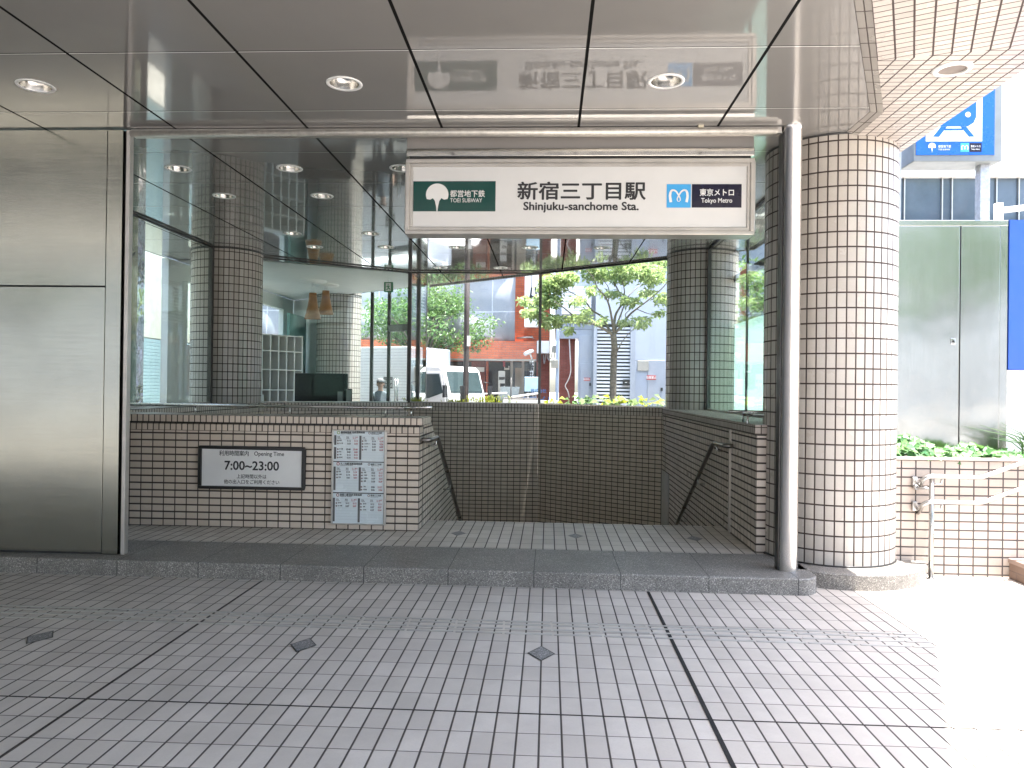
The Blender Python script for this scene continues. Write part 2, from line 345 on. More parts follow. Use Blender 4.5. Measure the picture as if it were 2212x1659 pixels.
m_bbrick = tilemat('brown_brick', (.25, .07, .05), (.2, .055, .04), (.12, .06, .05), .22, .07, .008, .008, rough=.75, bmp=.3, stagger=.5)
m_wood = pbr('wood_veneer', (.36, .165, .055), .45, var=.15, scale=7)
m_skin = pbr('skin', (.48, .30, .22), .5, var=.05)
m_shirt = pbr('grey_shirt', (.10, .12, .14), .8)
m_hair = pbr('dark_hair', (.015, .012, .01), .5)
m_trous = pbr('dark_trousers', (.03, .03, .035), .8)

# ceiling panels: enamelled metal, wide dark joints one way and hairlines the other
m, t, b = newmat('ceiling_enamel'); uv = N(t, 'UVMap'); sp = N(t, 'SeparateXYZ'); t.links.new(uv.outputs[0], sp.inputs[0])
fu = math_(t, 'FRACT', math_(t, 'DIVIDE', math_(t, 'SUBTRACT', sp.outputs[0], .222), 1.1425)); fv = math_(t, 'FRACT', math_(t, 'DIVIDE', math_(t, 'SUBTRACT', sp.outputs[1], 4.79), 1.0475))
du = math_(t, 'MULTIPLY', math_(t, 'SUBTRACT', .5, math_(t, 'ABSOLUTE', math_(t, 'SUBTRACT', fu, .5))), 1.1425); dv = math_(t, 'MULTIPLY', math_(t, 'SUBTRACT', .5, math_(t, 'ABSOLUTE', math_(t, 'SUBTRACT', fv, .5))), 1.0475)
ju = rng(t, du, .0095, .0125, 0, 1); jv = rng(t, dv, .0035, .006, 0, 1); jvl = rng(t, math_(t, 'ABSOLUTE', math_(t, 'SUBTRACT', math_(t, 'MULTIPLY', fv, 1.0475), .009)), .003, .005, 1, 0)
p = objco(t); c = mixc(t, rng(t, noise(t, .8, 4, .6, p), .3, .7, 0, 1), (.22, .215, .205), (.20, .195, .187))
c = mixc(t, jvl, c, (.75, .75, .72)); c = mixc(t, math_(t, 'MULTIPLY', ju, jv), (.010, .010, .010), c); t.links.new(c, b.inputs['Base Color'])
t.links.new(rng(t, noise(t, 3, 4, .6, p), .3, .7, .05, .085), b.inputs['Roughness']); b.inputs['IOR'].default_value = 1.62
jm = math_(t, 'MULTIPLY', ju, jv); t.links.new(math_(t, 'MULTIPLY', jm, .5), b.inputs['Specular IOR Level']); t.links.new(math_(t, 'MULTIPLY', jm, .7), b.inputs['Coat Weight'])
b.inputs['Coat Weight'].default_value = .7; b.inputs['Coat Roughness'].default_value = .02
wv = math_(t, 'ADD', math_(t, 'MULTIPLY', noise(t, 1.1, 2, .5, p), .5), math_(t, 'MULTIPLY', math_(t, 'MULTIPLY', rng(t, du, 0, .45, 0, 1), rng(t, dv, 0, .4, 0, 1)), .22))
bump(t, b, wv, .16, .02); m_ceil = m

# ================================================================== SETTING
K, T, SF = .13, 3.77, 3.74
a = MB(); gz_ = -.03
for P_ in ([(-260, -260), (260, -260), (260, 7.9), (-260, 7.9)], [(-260, 14.05), (260, 14.05), (260, 260), (-260, 260)], [(-260, 7.9), (-4.85, 7.9), (-4.85, 14.05), (-260, 14.05)],
           [(1.92, 7.9), (260, 7.9), (260, 14.05), (1.92, 14.05)], [(-4.85, 12.5), (-2.66, 14.05), (-4.85, 14.05)], [(1.92, 12.5), (1.92, 14.05), (-.17, 14.05)]): a.face([(x, y, gz_) for x, y in P_])
struct(a.build('ground', m_pave))
a = MB(); a.face([(-60, 16.9, -.02), (60, 16.9, -.02), (60, 21.3, -.02), (-60, 21.3, -.02)]); struct(a.build('road', m_asph))
a = MB(); a.face([(-60, -14, -.02), (60, -14, -.02), (60, -5.2, -.02), (-60, -5.2, -.02)]); struct(a.build('street', m_asph))
a = MB(); a.face([(-16, -5, 0), (14, -5, 0), (14, 6.9, 0), (-16, 6.9, 0)]); pav = struct(a.build('pavement', m_floor))
a = MB(); a.box(.803 - .011, .803 + .011, -5, 5.96, .0005, .004); a.build('expansion_joint', m_black, pav)
a = MB(); a.box(-2.312 - .0035, -2.312 + .0035, -5, 6.0, .0005, .003); a.build('expansion_joint', m_joint, pav)
a = MB(); a.box(-16, 14, 3.683 - .0035, 3.683 + .0035, .0005, .003); a.build('expansion_joint', m_joint, pav)
m_inset = granite('inset_stone', (.2, .195, .19), ou=50, mu=99)
def diamond(x, y, z, par, rx=.075, ry=.115):
    a = MB(); P = [(x - rx, y, z), (x, y - ry, z), (x + rx, y, z), (x, y + ry, z)]
    a.face([(q[0] + (q[0] - x) * .12, q[1] + (q[1] - y) * .12, z - .001) for q in P], m=1); a.face(P); a.build('diamond_inset', [m_inset, m_dark], par)
for x in (-4.66, -3.155, -1.485, -.025): diamond(x, 4.52 if x > -1 else 4.545, .004, pav)

# raised platform, kerb and stairs
def kf(x): return 6.0 - .0132 * x
kp = [(-16, kf(-16)), (1.94, 5.975)] + [(1.99 + .165 * sin(a_), 6.14 - .165 * cos(a_)) for a_ in [radians(q) for q in range(0, 91, 10)]] + [(2.155, 6.845), (-16, 6.845)]
struct(MB().prism(kp, -.1, K).build('kerb', m_gran, bevel=.014, seg=3))
pl = MB(); pl.box(-16, -1.31, 6.845, 7.62, -.15, K - .001); pl.box(-1.31, 1.96, 6.845, 8.19, -.15, K - .001); plo = struct(pl.build('platform', m_plat))
for x in (-.886, .286, 1.458): diamond(x, 7.487, K + .0015, plo, .07, .11)
st = MB()
for i in range(17):
    z1 = K - .17 * (i + 1); y0 = 8.19 + .288 * i; st.box(-1.3, 1.89, y0 + .0005, y0 + .288, -3.05, z1)
st.box(-4.79, 1.89, 8.19 + .288 * 17, 14.0, -3.05, -2.93); struct(st.build('stairs', m_plat))
a = MB(); a.box(-4.79, -1.6, 7.9, 13.08, -3.05, -2.94); struct(a.build('lower_floor', m_plat))

# tactile bars
tac = thing('tactile_strip', 'tactile guide strip of short steel bars set in the beige pavement', 'tactile strip', (0, 5, 0))
for r_, yy in enumerate((5.118, 5.052, 4.965, 4.872)):
    for i in range(-14, 10):
        x0 = -.278 + .3215 * i + (.004 * r_)
        if x0 + .31 < -4.5 or x0 > 2.9: continue
        yb = yy - .004 * i
        MB().box(x0, x0 + .308, yb - .012, yb + .012, 0, .006).build('bar', m_bar, tac, bevel=.003, seg=2)

# ------------------------------------------------------------------ canopy
BKE = 2.8; A25 = radians(25.2); D25 = Vector((sin(A25), cos(A25))); P25 = Vector((cos(A25), -sin(A25)))
pc1 = Vector((2.46, 5.93)); pc0 = pc1 - D25 * ((5.93 + BKE) / D25.y)
lights = [(x, 5.32) for x in (-3.79, -1.495, .80)] + [(x, y) for y in (7.40, 8.48) for x in (-3.77, -2.625, -1.482) if (x, y) != (-1.482, 8.48)] + [(x, y) for y in (10.58, 11.62) for x in (-3.7, -2.57, -1.45, -.32, .79) if y > 11 or x < -2] + [(-2.0, 13.6), (-.9, 13.6)]
canopy = thing('entrance_canopy', 'canopy with glossy grey metal ceiling panels and a pale tiled soffit edge', 'canopy', (0, 6, T))
outl = [(-16, -BKE), (pc0.x, pc0.y), (pc1.x, pc1.y), (2.46, 6.42), (2.6, 7.6), (3.05, 7.6), (3.05, 11.64), (-2.64, 16.06), (-6.66, 19.17), (-6.66, 6.97), (-16, 6.97)]
V = [Vector(p) for p in outl]; loops = [list(range(len(V)))]
for (x, y) in lights:
    b0 = len(V); V += [Vector((x + .105 * cos(-2 * pi * j / 24), y + .105 * sin(-2 * pi * j / 24))) for j in range(24)]; loops.append(list(range(b0, b0 + 24)))
E_ = [(l[i], l[(i + 1) % len(l)]) for l in loops for i in range(len(l))]
rv, re, rf, *_ = geometry.delaunay_2d_cdt(V, E_, [], 2, 1e-5)
a = MB()
for f in rf:
    cx_, cy_ = sum(rv[i].x for i in f) / len(f), sum(rv[i].y for i in f) / len(f)
    if any(math.hypot(cx_ - x, cy_ - y) < .1045 for x, y in lights) and all(min(math.hypot(rv[i].x - x, rv[i].y - y) for x, y in lights) < .11 for i in f): continue
    a.face([(rv[i].x, rv[i].y, T) for i in reversed(f)], [(rv[i].x, rv[i].y) for i in reversed(f)])
a.build('ceiling_panels', m_ceil, canopy)
# bevelled tile edge, soffit, roof
qk = Vector((2.098, 4.949)); ok_ = Vector((3.112, 4.722)); nearo = ok_ - D25 * ((4.722 + BKE) / D25.y)
q1, q2 = Vector((2.535, 5.86)), Vector((2.55, 6.42)); q0 = pc0 + P25 * .093
a = MB(); L = (pc1 - pc0).length
a.face([(*pc0, T), (*pc1, T), (*q1, SF), (*q0, SF)], [(0, 0), (0, L), (.11, L), (.11, 0)])
a.face([(*pc1, T), (2.46, 6.42, T), (*q2, SF), (*q1, SF)], [(0, 0), (0, .49), (.11, .53), (.11, 0.02)]); a.build('tiled_edge', tilemat('edge_tile', (.36, .34, .31), (.30, .28, .26), (.05, .04, .035), .0555, .22, .006, .008, rough=.3, dirt=.15), canopy)
a = MB()
nu = lambda p: ((p - qk).dot(P25), (p - qk).dot(D25)); fu_ = lambda p: (p.x - qk.x, p.y - qk.y)
P4 = [q0, nearo, ok_, qk]; a.face([(*p, SF) for p in P4], [nu(p) for p in P4])
P5 = [qk, ok_, Vector((3.112, 9.5)), Vector((2.55, 9.5)), q2, q1]; a.face([(*p, SF + .0) for p in P5], [fu_(p) for p in P5]); a.build('tiled_soffit', m_soff, canopy)
P6 = [(-16, -BKE - .1), (nearo.x, nearo.y - .1), (ok_.x, ok_.y), (3.112, 11.6), (-2.6, 16.1), (-6.7, 19.27), (-6.7, 7.0), (-16, 7.0)]
MB().prism(P6, 3.96, 4.75).build('roof_slab', m_conc, canopy)
a = MB(); u = 0
for p, q in zip(P6[1:4], P6[2:5]):
    Lq = math.hypot(q[0] - p[0], q[1] - p[1]); a.face([(*p, SF), (*q, SF), (*q, 4.76), (*p, 4.76)], [(SF, u), (SF, u + Lq), (4.76, u + Lq), (4.76, u)]); u += Lq
a.build('fascia', m_soff, canopy)
a = MB(); a.face([(-16, -BKE, T), (pc0.x, pc0.y, T), (nearo.x, nearo.y, 3.96), (-16, -BKE - .1, 3.96)]); a.build('back_edge', m_alu, canopy)
a = MB(); 
for p, q in zip(outl[6:10], outl[7:11]): a.face([(*p, T), (*q, T), (*q, 3.98), (*p, 3.98)])
a.build('edge_trim', m_dark, canopy)

# downlights
m_refl = steel('lamp_reflector', (.50, .49, .46), .22)
def downlight(x, y, label, group, z=T):
    t_ = thing('ceiling_light', label, 'light', (x, y, z), group)
    MB().lathe((x, y, z), [(.105, .0), (.105, -.006), (.128, -.006), (.130, -.002), (.130, .001)], 28).build('trim_ring', m_white, t_)
    MB().lathe((x, y, z), [(.104, -.002), (.098, .03), (.088, .06), (.07, .085), (.0, .10)], 28).build('reflector', m_refl, t_)
    MB().lathe((x, y, z), [(.0, .045), (.02, .05), (.026, .07), (.02, .098)], 12).build('bulb', m_white, t_); return t_
g1, g2 = 'round downlights in the metal ceiling', 'round downlights in the metal ceiling'
l0 = downlight(*lights[0], 'round recessed ceiling light over the steel panel wall, nearest the left edge', g1)
names = ['', 'round recessed ceiling light in front of the sign, left of its green plate', 'round recessed ceiling light above the white station sign, over its sky-blue emblem']
hall = {7.40: 'first', 8.48: 'second', 10.58: 'third', 11.62: 'fourth', 13.6: 'last'}
for i, (x, y) in enumerate(lights[1:], 1):
    c = copy_tree(l0); c.location = (x, y, T)
    if i < 3: c['label'] = names[i]
    else:
        n = [q for q in lights[3:] if q[1] == y].index((x, y)) + 1
        c['label'] = 'hall ceiling light, number %d from the left in the %s row behind the beam' % (n, hall[y])
t_ = thing('soffit_light', 'round dark recessed lamp in the pale tiled soffit by the blue sign', 'light', (2.637, 5.08, SF))
MB().lathe((2.637, 5.08, SF), [(.085, -.001), (.085, -.014), (.118, -.010), (.122, -.001)], 28).build('trim_ring', m_white, t_)
MB().lathe((2.637, 5.08, SF), [(.0, -.004), (.085, -.004)], 28).build('lamp_glass', pbr('dull_lamp', (.20, .16, .14), .4), t_)

# ------------------------------------------------------------------ steel panel wall
pw = thing('steel_panel_wall', 'brushed steel panel wall with a flush door beside the station entrance', 'wall', (-6, 6.22, K))
MB().box(-16, -3.797, 6.225, 6.32, 2.425, T - .012).build('upper_panel', m_ss, pw, bevel=.0012, seg=1)
d_ = MB().box(-7.2, -3.797, 6.225, 6.32, K + .02, 2.411).build('door', m_ss, pw, bevel=.0012, seg=1)
MB().lathe((0, 0, 0), [(0, -.012), (.022, -.012), (.027, -.006), (.028, 0)], 20).build('lock', m_chrome, d_)
lk = KIDS[d_.name][0]
for v in lk.data.vertices: v.co = Vector((-3.847, 6.225 + v.co.z, 1.034)) + Vector((v.co.x, 0, v.co.y)) - OFF[d_.name]
MB().box(-16, -7.205, 6.225, 6.32, K + .02, 2.411).build('lower_panel', m_ss, pw, bevel=.004)
MB().box(-3.791, -3.655, 6.223, 6.30, K + .004, T - .012).build('door_jamb', m_ss, pw, bevel=.004)
MB().box(-3.655, -3.63, 6.26, 6.30, K, T - .01).build('dark_gap', m_black, pw)
MB().box(-3.63, -3.597, 6.23, 6.29, K + .001, T - .01).build('shutter_guide', m_alud, pw, bevel=.003)
MB().box(-16, -3.80, 6.245, 6.3, 2.4115, 2.4245).build('dark_gap', m_black, pw)
MB().box(-16, -3.66, 6.24, 6.31, K, K + .02).build('threshold', m_dark, pw)

# beam with tube and end clip
bm_ = thing('shutter_beam', 'long aluminium shutter beam with a rounded tube under the ceiling edge', 'beam', (-.9, 6.26, T))
MB().box(-3.597, 1.884, 6.235, 6.33, 3.715, T - .004).build('box_rail', m_alud, bm_, bevel=.004)
MB().tube([(-3.59, 6.228, 3.725), (1.84, 6.228, 3.725)], .026, 14).build('tube', pbr('pale_tube', (.62, .59, .53), .4, .5, .15, 20), bm_)
MB().box(1.20, 1.245, 6.205, 6.26, 3.752, 3.772).build('clip', pbr('clip_cream', (.6, .55, .42), .5), bm_, bevel=.003)

# ------------------------------------------------------------------ columns
def column(c, name_label, n=96, plinth=None, z0=K, R=.561):
    t_ = thing('tiled_column', name_label, 'column', (c[0], c[1], z0), 'round beige tiled columns')
    prof = [(R, 0)] + [(R, (T + .1 - z0) * i / 8) for i in range(1, 9)]
    MB().lathe((c[0], c[1], z0), prof, n, uvr=R).build('shaft', m_colm, t_)
    MB().lathe((c[0], c[1], T), [(R - .001, -.016), (R + .008, -.016), (R + .008, -.001)], n).build('ceiling_collar', m_dark, t_)
    return t_
bc = column((2.537, 6.95), 'large round beige tiled column on a granite plinth beside the steel pole')
a = MB(); R2 = .80
arc = [(2.537 + R2 * sin(q), 6.95 - R2 * cos(q)) for q in [radians(d) for d in range(-40, 92, 6)]] + [(3.337, 7.3), (2.0, 7.3)]
a.prism(arc, -.05, K + .0, sm=False); a.build('plinth', m_gran2, bc, bevel=.014, seg=3)
MB().lathe((2.537, 6.95, K), [(.556, 0), (.57, .0), (.57, .012), (.556, .013)], 64).build('base_joint', m_dark, bc)
column((2.45, 12.2), 'round tiled column at the back right corner of the stairwell, half behind glass')
column((-5.35, 12.2), 'dark round tiled column at the back left corner of the stairwell by the glass')
column((-5.1, 17.97), 'round tiled column far inside the glazed room behind the hanging lamps', R=.53)

po = thing('steel_pole', 'tall round stainless steel pole between the entrance and the large column', 'pole', (1.975, 6.27, K))
MB().lathe((1.975, 6.27, K), [(.081, 0), (.081, T - K - .03), (.083, T - K - .03), (.083, T - K)], 40).build('shaft', m_pole, po)
MB().box(1.889, 1.899, 6.24, 6.33, K, T - .06).build('shutter_guide', m_dark, po)

# ------------------------------------------------------------------ stairwell walls
lw = thing('low_wall', 'low beige tiled wall carrying the notices, with a thick tiled coping', 'wall', (-3, 7.55, K))
a = MB(); a.box(-4.95, -1.3, 7.55, 7.76, -.1, 1.114); a.build('wall_face', m_wall, lw)
MB().box(-4.95, -1.3, 7.55, 7.76, 1.1145, 1.1875).build('soldier_course', m_cope, lw)
MB().box(-4.95, -1.31, 7.57, 8.0, 1.1875, 1.204).build('coping_joint', m_dark, lw)
a = MB(); a.box(-4.95, -1.262, 7.5, 8.03, 1.2045, 1.278); a.build('coping', tilemat('coping_tile_top', BEIGE1, BEIGE2, GROUT, .0602, .0735, .009, .004, rough=.33, ou=-1.262, ov=1.2045, tilt=.3), lw)
MB().box(-1.3005, -1.297, 7.757, 7.772, K, 1.19).build('joint_strip', m_dark, lw)
sw = thing('stair_parapet', 'sloping tiled parapet beside the descending stairs, left of the handrail', 'wall', (-1.45, 8, K))
a = MB(); prof = [(7.775, -3), (13.0, -3), (13.0, -1.63), (8.33, 1.187), (7.775, 1.187)]
a.face([(-1.3, y, z) for y, z in prof], [(y, z) for y, z in prof]); a.face([(-1.6, y, z) for y, z in reversed(prof)], [(y, z) for y, z in reversed(prof)])
for p, q in zip(prof, prof[1:] + prof[:1]): a.face([(-1.3, *p), (-1.6, *p), (-1.6, *q), (-1.3, *q)], [(0, p[0]), (.3, p[0]), (.3, q[0]), (0, q[0])])
a.build('wall_face', m_wall, sw)

def tiled_wall(name, label, p, q, t=.3, u0=0, z0=-3.05, zt=1.29, mat=None):
    w_ = thing(name, label, 'wall', (p[0], p[1], 0)); zc = zt - .147
    MB().wallseg(p, q, t, z0, zc, u0=u0).build('wall_face', mat or m_back, w_)
    MB().wallseg(p, q, t, zc + .0005, zt, u0=u0).build('soldier_course', m_bcop, w_); return w_
m_bcop = tilemat('stairwell_coping_tile', (.62, .55, .475), (.54, .47, .40), (.035, .027, .023), .0594, .0735, .009, .009, rough=.33, ou=0, ov=1.143, tilt=.3)
tiled_wall('back_wall', 'dark tiled wall at the back of the stairwell under the clear glass', (-2.65, 14.0), (-.19, 14.0), u0=0)
tiled_wall('angled_wall', 'dark tiled angled wall of the stairwell below the green plants', (-.185, 13.997), (1.889, 12.455), u0=.05)
tiled_wall('angled_wall', 'dark tiled angled wall of the stairwell below the glazed room', (-4.789, 12.455), (-2.655, 13.997), u0=.02)
tiled_wall('side_wall', 'tiled wall of the stairwell on the left behind the top rail', (-4.79, 7.78), (-4.79, 12.45), t=.6)
rw = thing('right_wall', 'tiled wall along the right of the stairs carrying a handrail and ledge', 'wall', (2, 9, K))
MB().box(1.89, 2.44, 6.905, 12.45, -3.05, 1.187).build('wall_face', tilemat('side_tile', (.60, .53, .46), (.52, .45, .385), (.035, .027, .023), .1205, .0736, .006, .015, rough=.33, ou=1.89, ov=.13, tilt=.3), rw)
MB().box(1.9, 2.44, 6.91, 12.45, 1.1875, 1.199).build('coping_joint', m_dark, rw)
MB().box(1.872, 2.47, 6.89, 12.44, 1.1995, 1.287).build('coping', tilemat('ledge_tile', (.40, .35, .31), (.34, .29, .255), GROUT, .0602, .0602, .007, .006, rough=.4, ou=0, ov=0, tilt=.2), rw)
MB().box(1.868, 1.889, 7.835, 7.865, K, 1.187).build('joint_strip', m_alud, rw)
MB().box(1.865, 1.889, 11.75, 12.4, -1.6, .27).build('metal_plate', pbr('grey_plate', (.50, .49, .46), .45), rw)
# slabs that carry the glazing
a = MB(); a.prism([(2.44, 12.46), (1.9, 12.46), (-.17, 14.01), (-.17, 14.3), (-2.6, 14.3), (-2.6, 16.0), (-16, 20.9), (-16, 12.46), (-5.4, 12.46), (-4.8, 12.47), (-2.66, 14.01), (-2.66, 14.31)][:0] or [(-6.6, 12.6), (-5.0, 12.5), (-2.72, 14.2), (-2.72, 15.9), (-6.6, 19.0)], -.1, K); struct(a.build('cafe_floor', pbr('cafe_floor_tile', (.40, .38, .35), .4)))

# ------------------------------------------------------------------ rails
def handrail(name, label, path, r, brackets, hook):
    t_ = thing(name, label, 'handrail', path[0])
    MB().tube(fillet(path, .07), r, 12).build('rail', m_hand, t_)
    for (x, y, z) in brackets:
        MB().tube(fillet([(x, y, z - r), (x, y, z - .085), (x + hook * .085, y, z - .085)], .04), .009, 8).lathe((x + hook * .085, y, z - .085), [(0, 0)], 3).build('bracket', m_rail, t_)
    return t_
sl = -(1.04 + .258) / (10.41 - 8.14)
handrail('stair_handrail', 'dark steel handrail going down the stairs on the left parapet', [(-1.29, 7.6, 1.05), (-1.205, 7.62, 1.05), (-1.205, 8.14, 1.045), (-1.205, 12.6, 1.04 + sl * 4.46)], .025, [(-1.205, y, 1.045 + min(0, sl * (y - 8.14))) for y in (8.05, 9.25, 10.35, 11.5)], -1)
handrail('stair_handrail', 'dark steel handrail going down the stairs on the right wall', [(1.88, 7.73, 1.03), (1.8, 7.75, 1.03), (1.8, 8.27, 1.02), (1.8, 12.3, 1.02 + sl * 4.03)], .025, [(1.8, y, 1.03 + min(0, sl * (y - 8.27))) for y in (8.1, 9.1, 10.25, 11.4)], 1)
tr = thing('top_rail', 'thin steel rail on short posts along the top of the low wall', 'rail', (-3, 7.7, 1.278))
MB().tube(fillet([(-4.9, 7.72, 1.372), (-1.42, 7.72, 1.372), (-1.36, 7.95, 1.372)], .05), .017, 10).build('rail', m_rail, tr)
MB().tube([(-1.5, 7.72, 1.372), (-1.2, 7.69, 1.385)], .017, 10).build('rail_end', m_rail, tr)
for x in (-4.7, -3.71, -2.70, -1.69, -1.42): MB().tube([(x, 7.72, 1.278), (x, 7.72, 1.36)], .009, 8).build('post', m_rail, tr)
lr = thing('ledge_rail', 'short steel rail on the ledge beside the large tiled column', 'rail', (2.0, 7.1, 1.287))
MB().tube(fillet([(1.86, 7.25, 1.375), (1.99, 6.98, 1.375), (2.4, 6.62, 1.37)], .12), .02, 10).build('rail', m_rail, lr)
MB().tube([(1.80, 7.6, 1.385), (2.25, 7.45, 1.385)], .017, 10).build('rail', m_rail, lr)
MB().tube([(1.93, 7.55, 1.287), (1.93, 7.55, 1.38)], .009, 8).build('post', m_rail, lr)
MB().tube(fillet([(1.89, 7.18, 1.365), (1.87, 7.18, 1.27), (2.0, 7.1, 1.262)], .05), .011, 8).build('bracket', m_rail, lr)
MB().tube([(2.0, 6.98, 1.262), (2.0, 6.98, 1.37)], .010, 8).build('post', m_rail, lr)

# ------------------------------------------------------------------ station sign
sg = thing('station_sign', 'wide white station sign hanging under the beam above the stairs', 'sign', (.23, 6.46, 2.9))
X0, X1, Z0, Z1, SY = -1.258, 1.722, 2.915, 3.568, 6.46
a = MB()
for (x0, x1, z0, z1) in ((X0, X1, Z1 - .035, Z1), (X0, X1, Z0, Z0 + .035), (X0, X0 + .035, Z0 + .035, Z1 - .035), (X1 - .035, X1, Z0 + .035, Z1 - .035)): a.box(x0, x1, SY - .03, SY + .17, z0, z1)
a.build('frame', m_alud, sg, bevel=.006)
a = MB()
for (x0, x1, z0, z1) in ((X0 + .036, X1 - .036, Z1 - .065, Z1 - .036), (X0 + .036, X1 - .036, Z0 + .036, Z0 + .065), (X0 + .036, X0 + .06, Z0 + .065, Z1 - .065), (X1 - .06, X1 - .036, Z0 + .065, Z1 - .065)): a.box(x0, x1, SY - .018, SY + .1, z0, z1)
a.build('inner_frame', m_alud, sg, bevel=.004)
MB().box(X0 + .06, X1 - .06, SY - .004, SY + .1, Z0 + .065, Z1 - .065).build('face', m_acryl, sg)
MB().box(X0 + .03, X1 - .02, SY + .171, SY + .18, Z0 + .03, Z1 - .03).build('back_plate', m_alu, sg)
hb = MB().box(X0 + .002, X1 - .002, SY - .02, SY + .15, 3.592, 3.655).build('lower_header', steel('header_steel', (.72, .70, .66), .12, wav=.12, wscale=2.5), sg, bevel=.003)
MB().box(X0 + .002, X1 - .002, SY + .0, SY + .15, 3.656, 3.76).build('upper_header', pbr('header_grey', (.26, .245, .23), .45, 0, var=.04), sg, bevel=.003)
MB().box(X0 + .03, X1 - .03, SY + .0, SY + .15, 3.568, 3.592).build('header_gap', m_dark, sg)
gp = MB().box(-1.195, -.478, SY - .0065, SY - .003, 3.117, 3.378).build('green_plate', m_green, sg)
def ginkgo(cx, cz, R, y):
    "fan of three lobes with a tapering stalk"
    P = []
    for a0 in range(-48, 229, 6):
        q = radians(a0); P.append((cx + R * cos(q), cz + R * sin(q) * .98))
    P = [p for p in P if p[1] > cz - R * .42]
    left = min(P); right = max(P)
    body = [p for p in P]
    bot = [(cx - R * .62, cz - R * .45), (cx - R * .38, cz - R * .32), (cx - R * .2, cz - R * .55), (cx - R * .10, cz - R * 1.0), (cx, cz - R * 1.75), (cx + R * .10, cz - R * 1.0), (cx + R * .2, cz - R * .55), (cx + R * .38, cz - R * .32), (cx + R * .62, cz - R * .45)]
    return [(p[0], y, p[1]) for p in body] + []  , [(p[0], y, p[1]) for p in bot]
def ginkgo_mesh(name, cx, cz, R, y, mat, par):
    top, bot = ginkgo(cx, cz, R, y); a = MB(); c = (cx, y, cz - R * .05); ring = top + bot
    for i in range(len(ring)): a.face([c, ring[i], ring[(i + 1) % len(ring)]])
    return a.build(name, mat, par)
ginkgo_mesh('leaf_emblem', -.985, 3.262, .098, SY - .008, m_wlet, gp)
lettering('lettering', [('都営地下鉄', -.872 , 3.245, .0655, SY - .0085, 'L', .93), ], m_wlet, gp, .009)
lettering('lettering', [('TOEI SUBWAY', -.872, 3.195, .050, SY - .0085, 'L', .86)], m_wlet, gp, .0)
lettering('title', [('新宿三丁目駅', .26, 3.233, .163, SY - .006, 'C', 1.13)], m_letter, sg, .021)
lettering('title', [('Shinjuku-sanchome Sta.', .257, 3.130, .098, SY - .006, 'C', 1.07)], m_letter, sg, .026)
bp_ = MB().box(.987, 1.191, SY - .0065, SY - .003, 3.151, 3.351).build('blue_plate', m_sky, sg)
def heart_m(name, cx, cz, s, y, mat, par):
    "looped M: two outer legs that arch over and meet in a drop-shaped loop"
    a = MB(); pts = []
    for sgn in (1, -1):
        path = [(-.40, -.33), (-.46, .02), (-.40, .26), (-.27, .31), (-.13, .23), (0, .02), (.09, -.16), (.06, -.27), (0, -.30)]
        path = fillet([(p[0] * sgn, 0, p[1]) for p in path], .12, 3)
        for i in range(len(path) - 1):
            p, q = path[i], path[i + 1]; k0, k1 = i / (len(path) - 1), (i + 1) / (len(path) - 1)
            w0, w1 = (.105 * (1 - k0) + .03), (.105 * (1 - k1) + .03); d = (q - p)
            if d.length < 1e-6: continue
            n = Vector((-d.z, 0, d.x)).normalized()
            yy = y - .0001 * (1 if sgn > 0 else 0)
            a.face([(cx + (v.x) * s, yy, cz + v.z * s) for v in (p + n * w0 * .5, q + n * w1 * .5, q - n * w1 * .5, p - n * w0 * .5)])
    return a.build(name, mat, par)
heart_m('loop_emblem', 1.089, 3.251, .165, SY - .0085, m_wlet, bp_)
np_ = MB().box(1.200, 1.618, SY - .0065, SY - .003, 3.151, 3.351).build('navy_plate', m_navy, sg)
lettering('lettering', [('東京メトロ', 1.409, 3.255, .066, SY - .0085, 'C', .9)], m_wlet, np_, .016)
lettering('lettering', [('Tokyo Metro', 1.409, 3.193, .056, SY - .0085, 'C', .86)], m_wlet, np_, .010)

# ------------------------------------------------------------------ notices on the low wall
os_ = thing('opening_hours_sign', 'black framed white opening time sign fixed on the low tiled wall', 'sign', (-3.02, 7.53, .52))
a = MB()
for (x0, x1, z0, z1) in ((-3.572, -2.47, .932, .964), (-3.572, -2.47, .522, .554), (-3.572, -3.54, .554, .932), (-2.502, -2.47, .554, .932)): a.box(x0, x1, 7.515, 7.549, z0, z1)
a.build('frame', m_dark, os_, bevel=.008)
MB().box(-3.54, -2.502, 7.528, 7.548, .554, .932).build('panel', m_white, os_)
for ln in [('利用時間案内', -3.36, .868, .058, 7.527, 'L', .9), ('Opening Time', -2.995, .87, .060, 7.527, 'L', .9), ('上記時間以外は', -3.02, .638, .047, 7.527, 'C', .95), ('他の出入口をご利用ください', -3.02, .582, .047, 7.527, 'C', .95)]: lettering('lettering', [ln], m_letter, os_, .012)
lettering('hours', [('7:00~23:00', -3.02, .722, .128, 7.527, 'C', .99)], m_letter, os_, .022)

